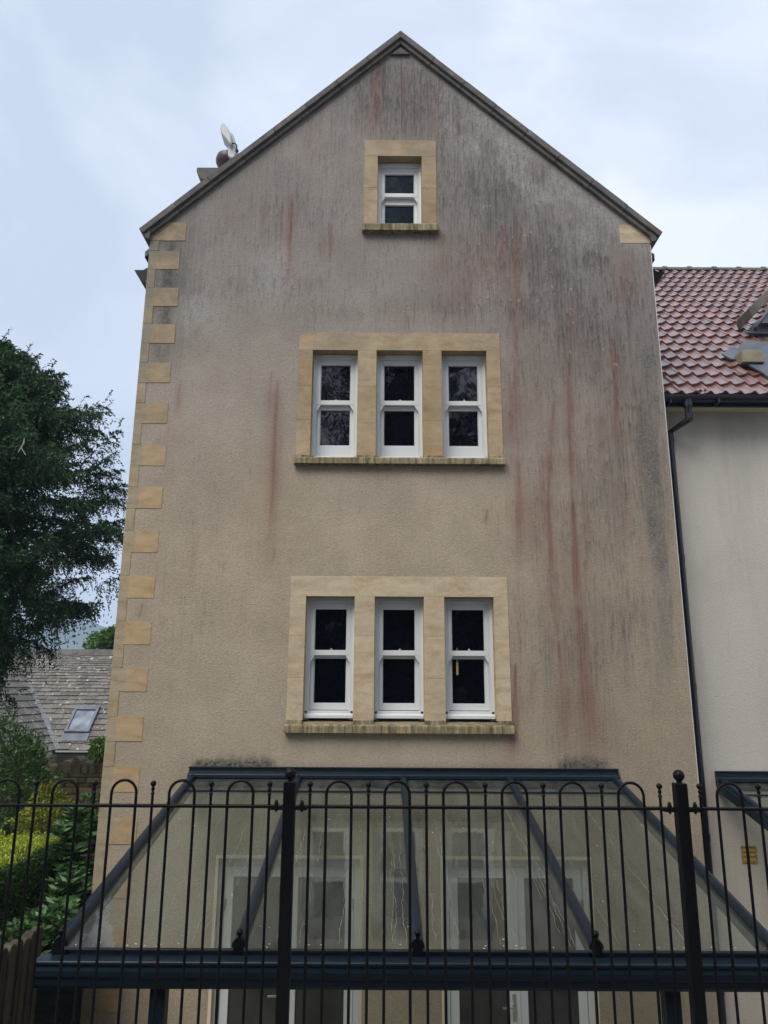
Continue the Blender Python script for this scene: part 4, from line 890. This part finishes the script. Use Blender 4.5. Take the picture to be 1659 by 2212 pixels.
# roof window: frame in the slope
def slopept(x,s,h): q=Vector((x,KY,ke))+dsl*s+nrm*h; return q[:]
def slbox(mb,x0,x1,s0,s1,h0,h1,mi=0):
    vs=[slopept(x,s_,h) for x in (x0,x1) for s_ in (s0,s1) for h in (h0,h1)]; mb.quad_add(vs,[(0,1,3,2),(4,6,7,5),(0,4,5,1),(2,3,7,6),(0,2,6,4),(1,5,7,3)],mi)
def invs(v): # slope length for photo row v
    b=1106-v; t_=math.tan(PITCH+math.atan((b+ROLL*-650)/F)); Yk=(CZ-ke+KY*1.0); # z=ke+(Y-KY)= CZ+t*Y
    Y_=(CZ-ke+KY)/(1-t_) ; return (Y_-KY)*math.sqrt(2)
s0,s1=invs(1586),invs(1530); ys=KY+(s0+s1)/2*.707
wx0=at(143,1560,KY+.5)[0]+.02; wx1=wx0+.72
mb=MB(); slbox(mb,wx0,wx0+.07,s0,s1,.02,.12); slbox(mb,wx1-.07,wx1,s0,s1,.02,.12); slbox(mb,wx0+.07,wx1-.07,s0,s0+.08,.02,.12); slbox(mb,wx0+.07,wx1-.07,s1-.16,s1,.02,.13)
sk=mb.build('skylight',M['lead'],kro); mb=MB(); slbox(mb,wx0+.06,wx1-.06,s0+.05,s1-.1,.05,.08); mb.build('pane',M['skylight_glass'],sk)
mb=MB(); slbox(mb,wx0-.03,wx1+.03,s0-.3,s0,.055,.065); mb.build('flashing',M['lead'],sk)
# projecting wing on the left with its own roof and window
wgx=-13.6; wz0=ke; 
wb=MB(); wa=MB(); hw=2.6; s=0; g=.27; Lw=hw*math.sqrt(2)
dw_=Vector((-1,0,1)).normalized(); nw=Vector((1,0,1)).normalized(); ex=at(112,1620,KY-.2)[0]
while s<Lw:
    y=KY-4.2
    P0=Vector((ex,0,ke-.0))+dw_*s; P1=Vector((ex,0,ke))+dw_*(s+g+.1)
    ymax=KY+s*.707+.1
    while y<ymax:
        w_=random.uniform(.3,.6); th=random.uniform(.016,.03); ye=min(y+w_-.008,ymax); a=P0+nw*(.03+th); b_=P1+nw*.012; c_=P0+nw*.03
        wb.quad_add([(c_.x,y,c_.z),(c_.x,ye,c_.z),(a.x,y,a.z),(a.x,ye,a.z),(b_.x,y,b_.z),(b_.x,ye,b_.z)],[(0,1,3,2),(2,3,5,4),(0,2,4),(1,5,3)]); y+=w_
    s+=g
wo_=wb.build('wing_roof',M['slate'],ct)
MB().prism([(ex,ke-.03),(ex-hw,ke+hw-.03),(ex-2*hw,ke-.03),(ex-2*hw+.2,GZ),(ex-.2,GZ)],KY-4.15,KY+3,lambda p,q,t:(p,t,q)).build('wing_wall',M['limewash'],ct)
# valley lead
vy=MB(); vy.quad_add([(ex+.02,KY-.02,ke+.05),(ex+.17,KY-.02,ke+.055),(ex-hw+.1,KY+hw,ke+hw+.05),(ex-hw-.02,KY+hw,ke+hw+.05)],[(0,1,2,3)]); vy.build('valley',M['lead'],wo_)
# conservatory-like glazed light on the wing roof
gl=MB(); gy0,gy1=KY-3.6,KY-2.2; 
def wpt(y,s_,h): q=Vector((ex,y,ke))+dw_*s_+nw*h; return q[:]
vs=[wpt(y,s_,h) for y in (gy0,gy1) for s_ in (.9,1.9) for h in (.04,.12)]; gl.quad_add(vs,[(0,1,3,2),(4,6,7,5),(0,4,5,1),(2,3,7,6),(0,2,6,4),(1,5,7,3)])
vs=[wpt(y,s_,h) for y in (gy0+.08,gy1-.08) for s_ in (.98,1.82) for h in (.1,.125)]; gl.quad_add(vs,[(0,1,3,2),(4,6,7,5),(0,4,5,1),(2,3,7,6),(0,2,6,4),(1,5,7,3)],1)
gl.build('skylight',[M['white'],M['skylight_glass']],wo_)
adopt(ct)
# climbing plant over the wall beside the house
c=place(252,1618,13.9); bush('climbing_plant',(c[0]-.30,c[1],c[2]-.02),(.17,.2,.2),260,(.10,.06),M['ivy_leaf'],'bright green climber on the rubble wall by the house corner','plant',11)
# tree beyond the cottage roof
def btree(name,x,y,z0,h,rad,n,lw,mt,label,seed,group=None,lobes=26):
    root=empty(name,(x,y,z0),label,'tree',group); r=np.random.default_rng(seed); tb=MB(); tb.tube([(x,y,z0),(x+.1,y,z0+h*.4),(x,y,z0+h*.85)],[rad*.09,rad*.06,rad*.015],8)
    cs=[]; 
    for i in range(lobes):
        d=r.normal(size=3); d/=np.linalg.norm(d); k=r.uniform(.45,.95); cpt=np.array([x,y,z0+h-rad*1.05])+d*k*np.array([rad,rad,rad*1.05]); cs.append(cpt)
        tb.tube([(x,y,z0+h*.35),tuple((cpt+np.array([x,y,z0+h*.5]))/2),tuple(cpt)],[rad*.03,rad*.02,.01],5)
    cs=np.array(cs); idx=r.integers(0,lobes,n); d=r.normal(size=(n,3)); d/=np.linalg.norm(d,axis=1,keepdims=True); lr=r.uniform(.22,.42,lobes)[idx]*rad
    P_=cs[idx]+d*(lr*(1-np.abs(r.normal(size=n))*.25))[:,None]*np.array([1,1,.8]); dd=d+r.normal(size=(n,3))*.8-np.array([0,0,.2])
    npmesh('crown',leaves(P_,dd,r.uniform(lw*.6,lw*1.3,n),r.uniform(lw*.4,lw*.8,n)),4,mt,root); tb.build('trunk',M['bark'],root); adopt(root)
c=place(236,1400,34); btree('broadleaf_tree',c[0]+1.0,34,-2.3,c[2]+2.3+1.25,2.0,20000,.2,M['far_leaf'],'bright green broadleaf tree beyond the slate roof ridge',21)
# trees behind the viewpoint, seen mirrored in the window panes
BT=[(0.4,-9.5,22,5.6,17000,'towering dark tree right behind the viewpoint, tallest of those mirrored in the panes'),(-3.6,-7.5,12.4,3.9,4200,'dark tree just left behind the viewpoint, mirrored in the left panes'),(4.4,-7.5,12.0,3.9,4200,'dark tree just right behind the viewpoint, mirrored in the right panes'),(-14,-6,12,4.2,12000,'dark tree far left behind the viewpoint'),(14,-5,11,4,12000,'dark tree far right behind the viewpoint')]
for i,(x,y,h,rad,nn,lb) in enumerate(BT): btree('broadleaf_tree',x,y,0,h,rad,nn,.26,M['broad_leaf'],lb,31+i,'trees behind the viewpoint',30)
for i,x in enumerate((-5.2,-1.8,1.7,5.2)):
    bush('evergreen_shrub',(x,-6,2.6),(2.3,1.1,2.8),16000,(.34,.2),M['broad_leaf'],['tall evergreen shrub behind the viewpoint, farthest left of four','tall evergreen shrub behind the viewpoint, second from the left of four','tall evergreen shrub behind the viewpoint, third from the left of four','tall evergreen shrub behind the viewpoint, farthest right of four'][i],'shrub',50+i)['group']='evergreen shrubs behind the viewpoint'
# ============================================================ HAZE
hm=bpy.data.materials.new('haze_air'); hm.use_nodes=True; t=hm.node_tree; t.nodes.clear(); pv=N(t,'ShaderNodeVolumePrincipled',ins={'Color':(.62,.78,1,1),'Density':.0008}); oo=N(t,'ShaderNodeOutputMaterial'); t.links.new(pv.outputs[0],oo.inputs['Volume'])
tag(MB().box(-660,660,-80,1200,-3.7,118).build('haze',hm),kind='stuff')
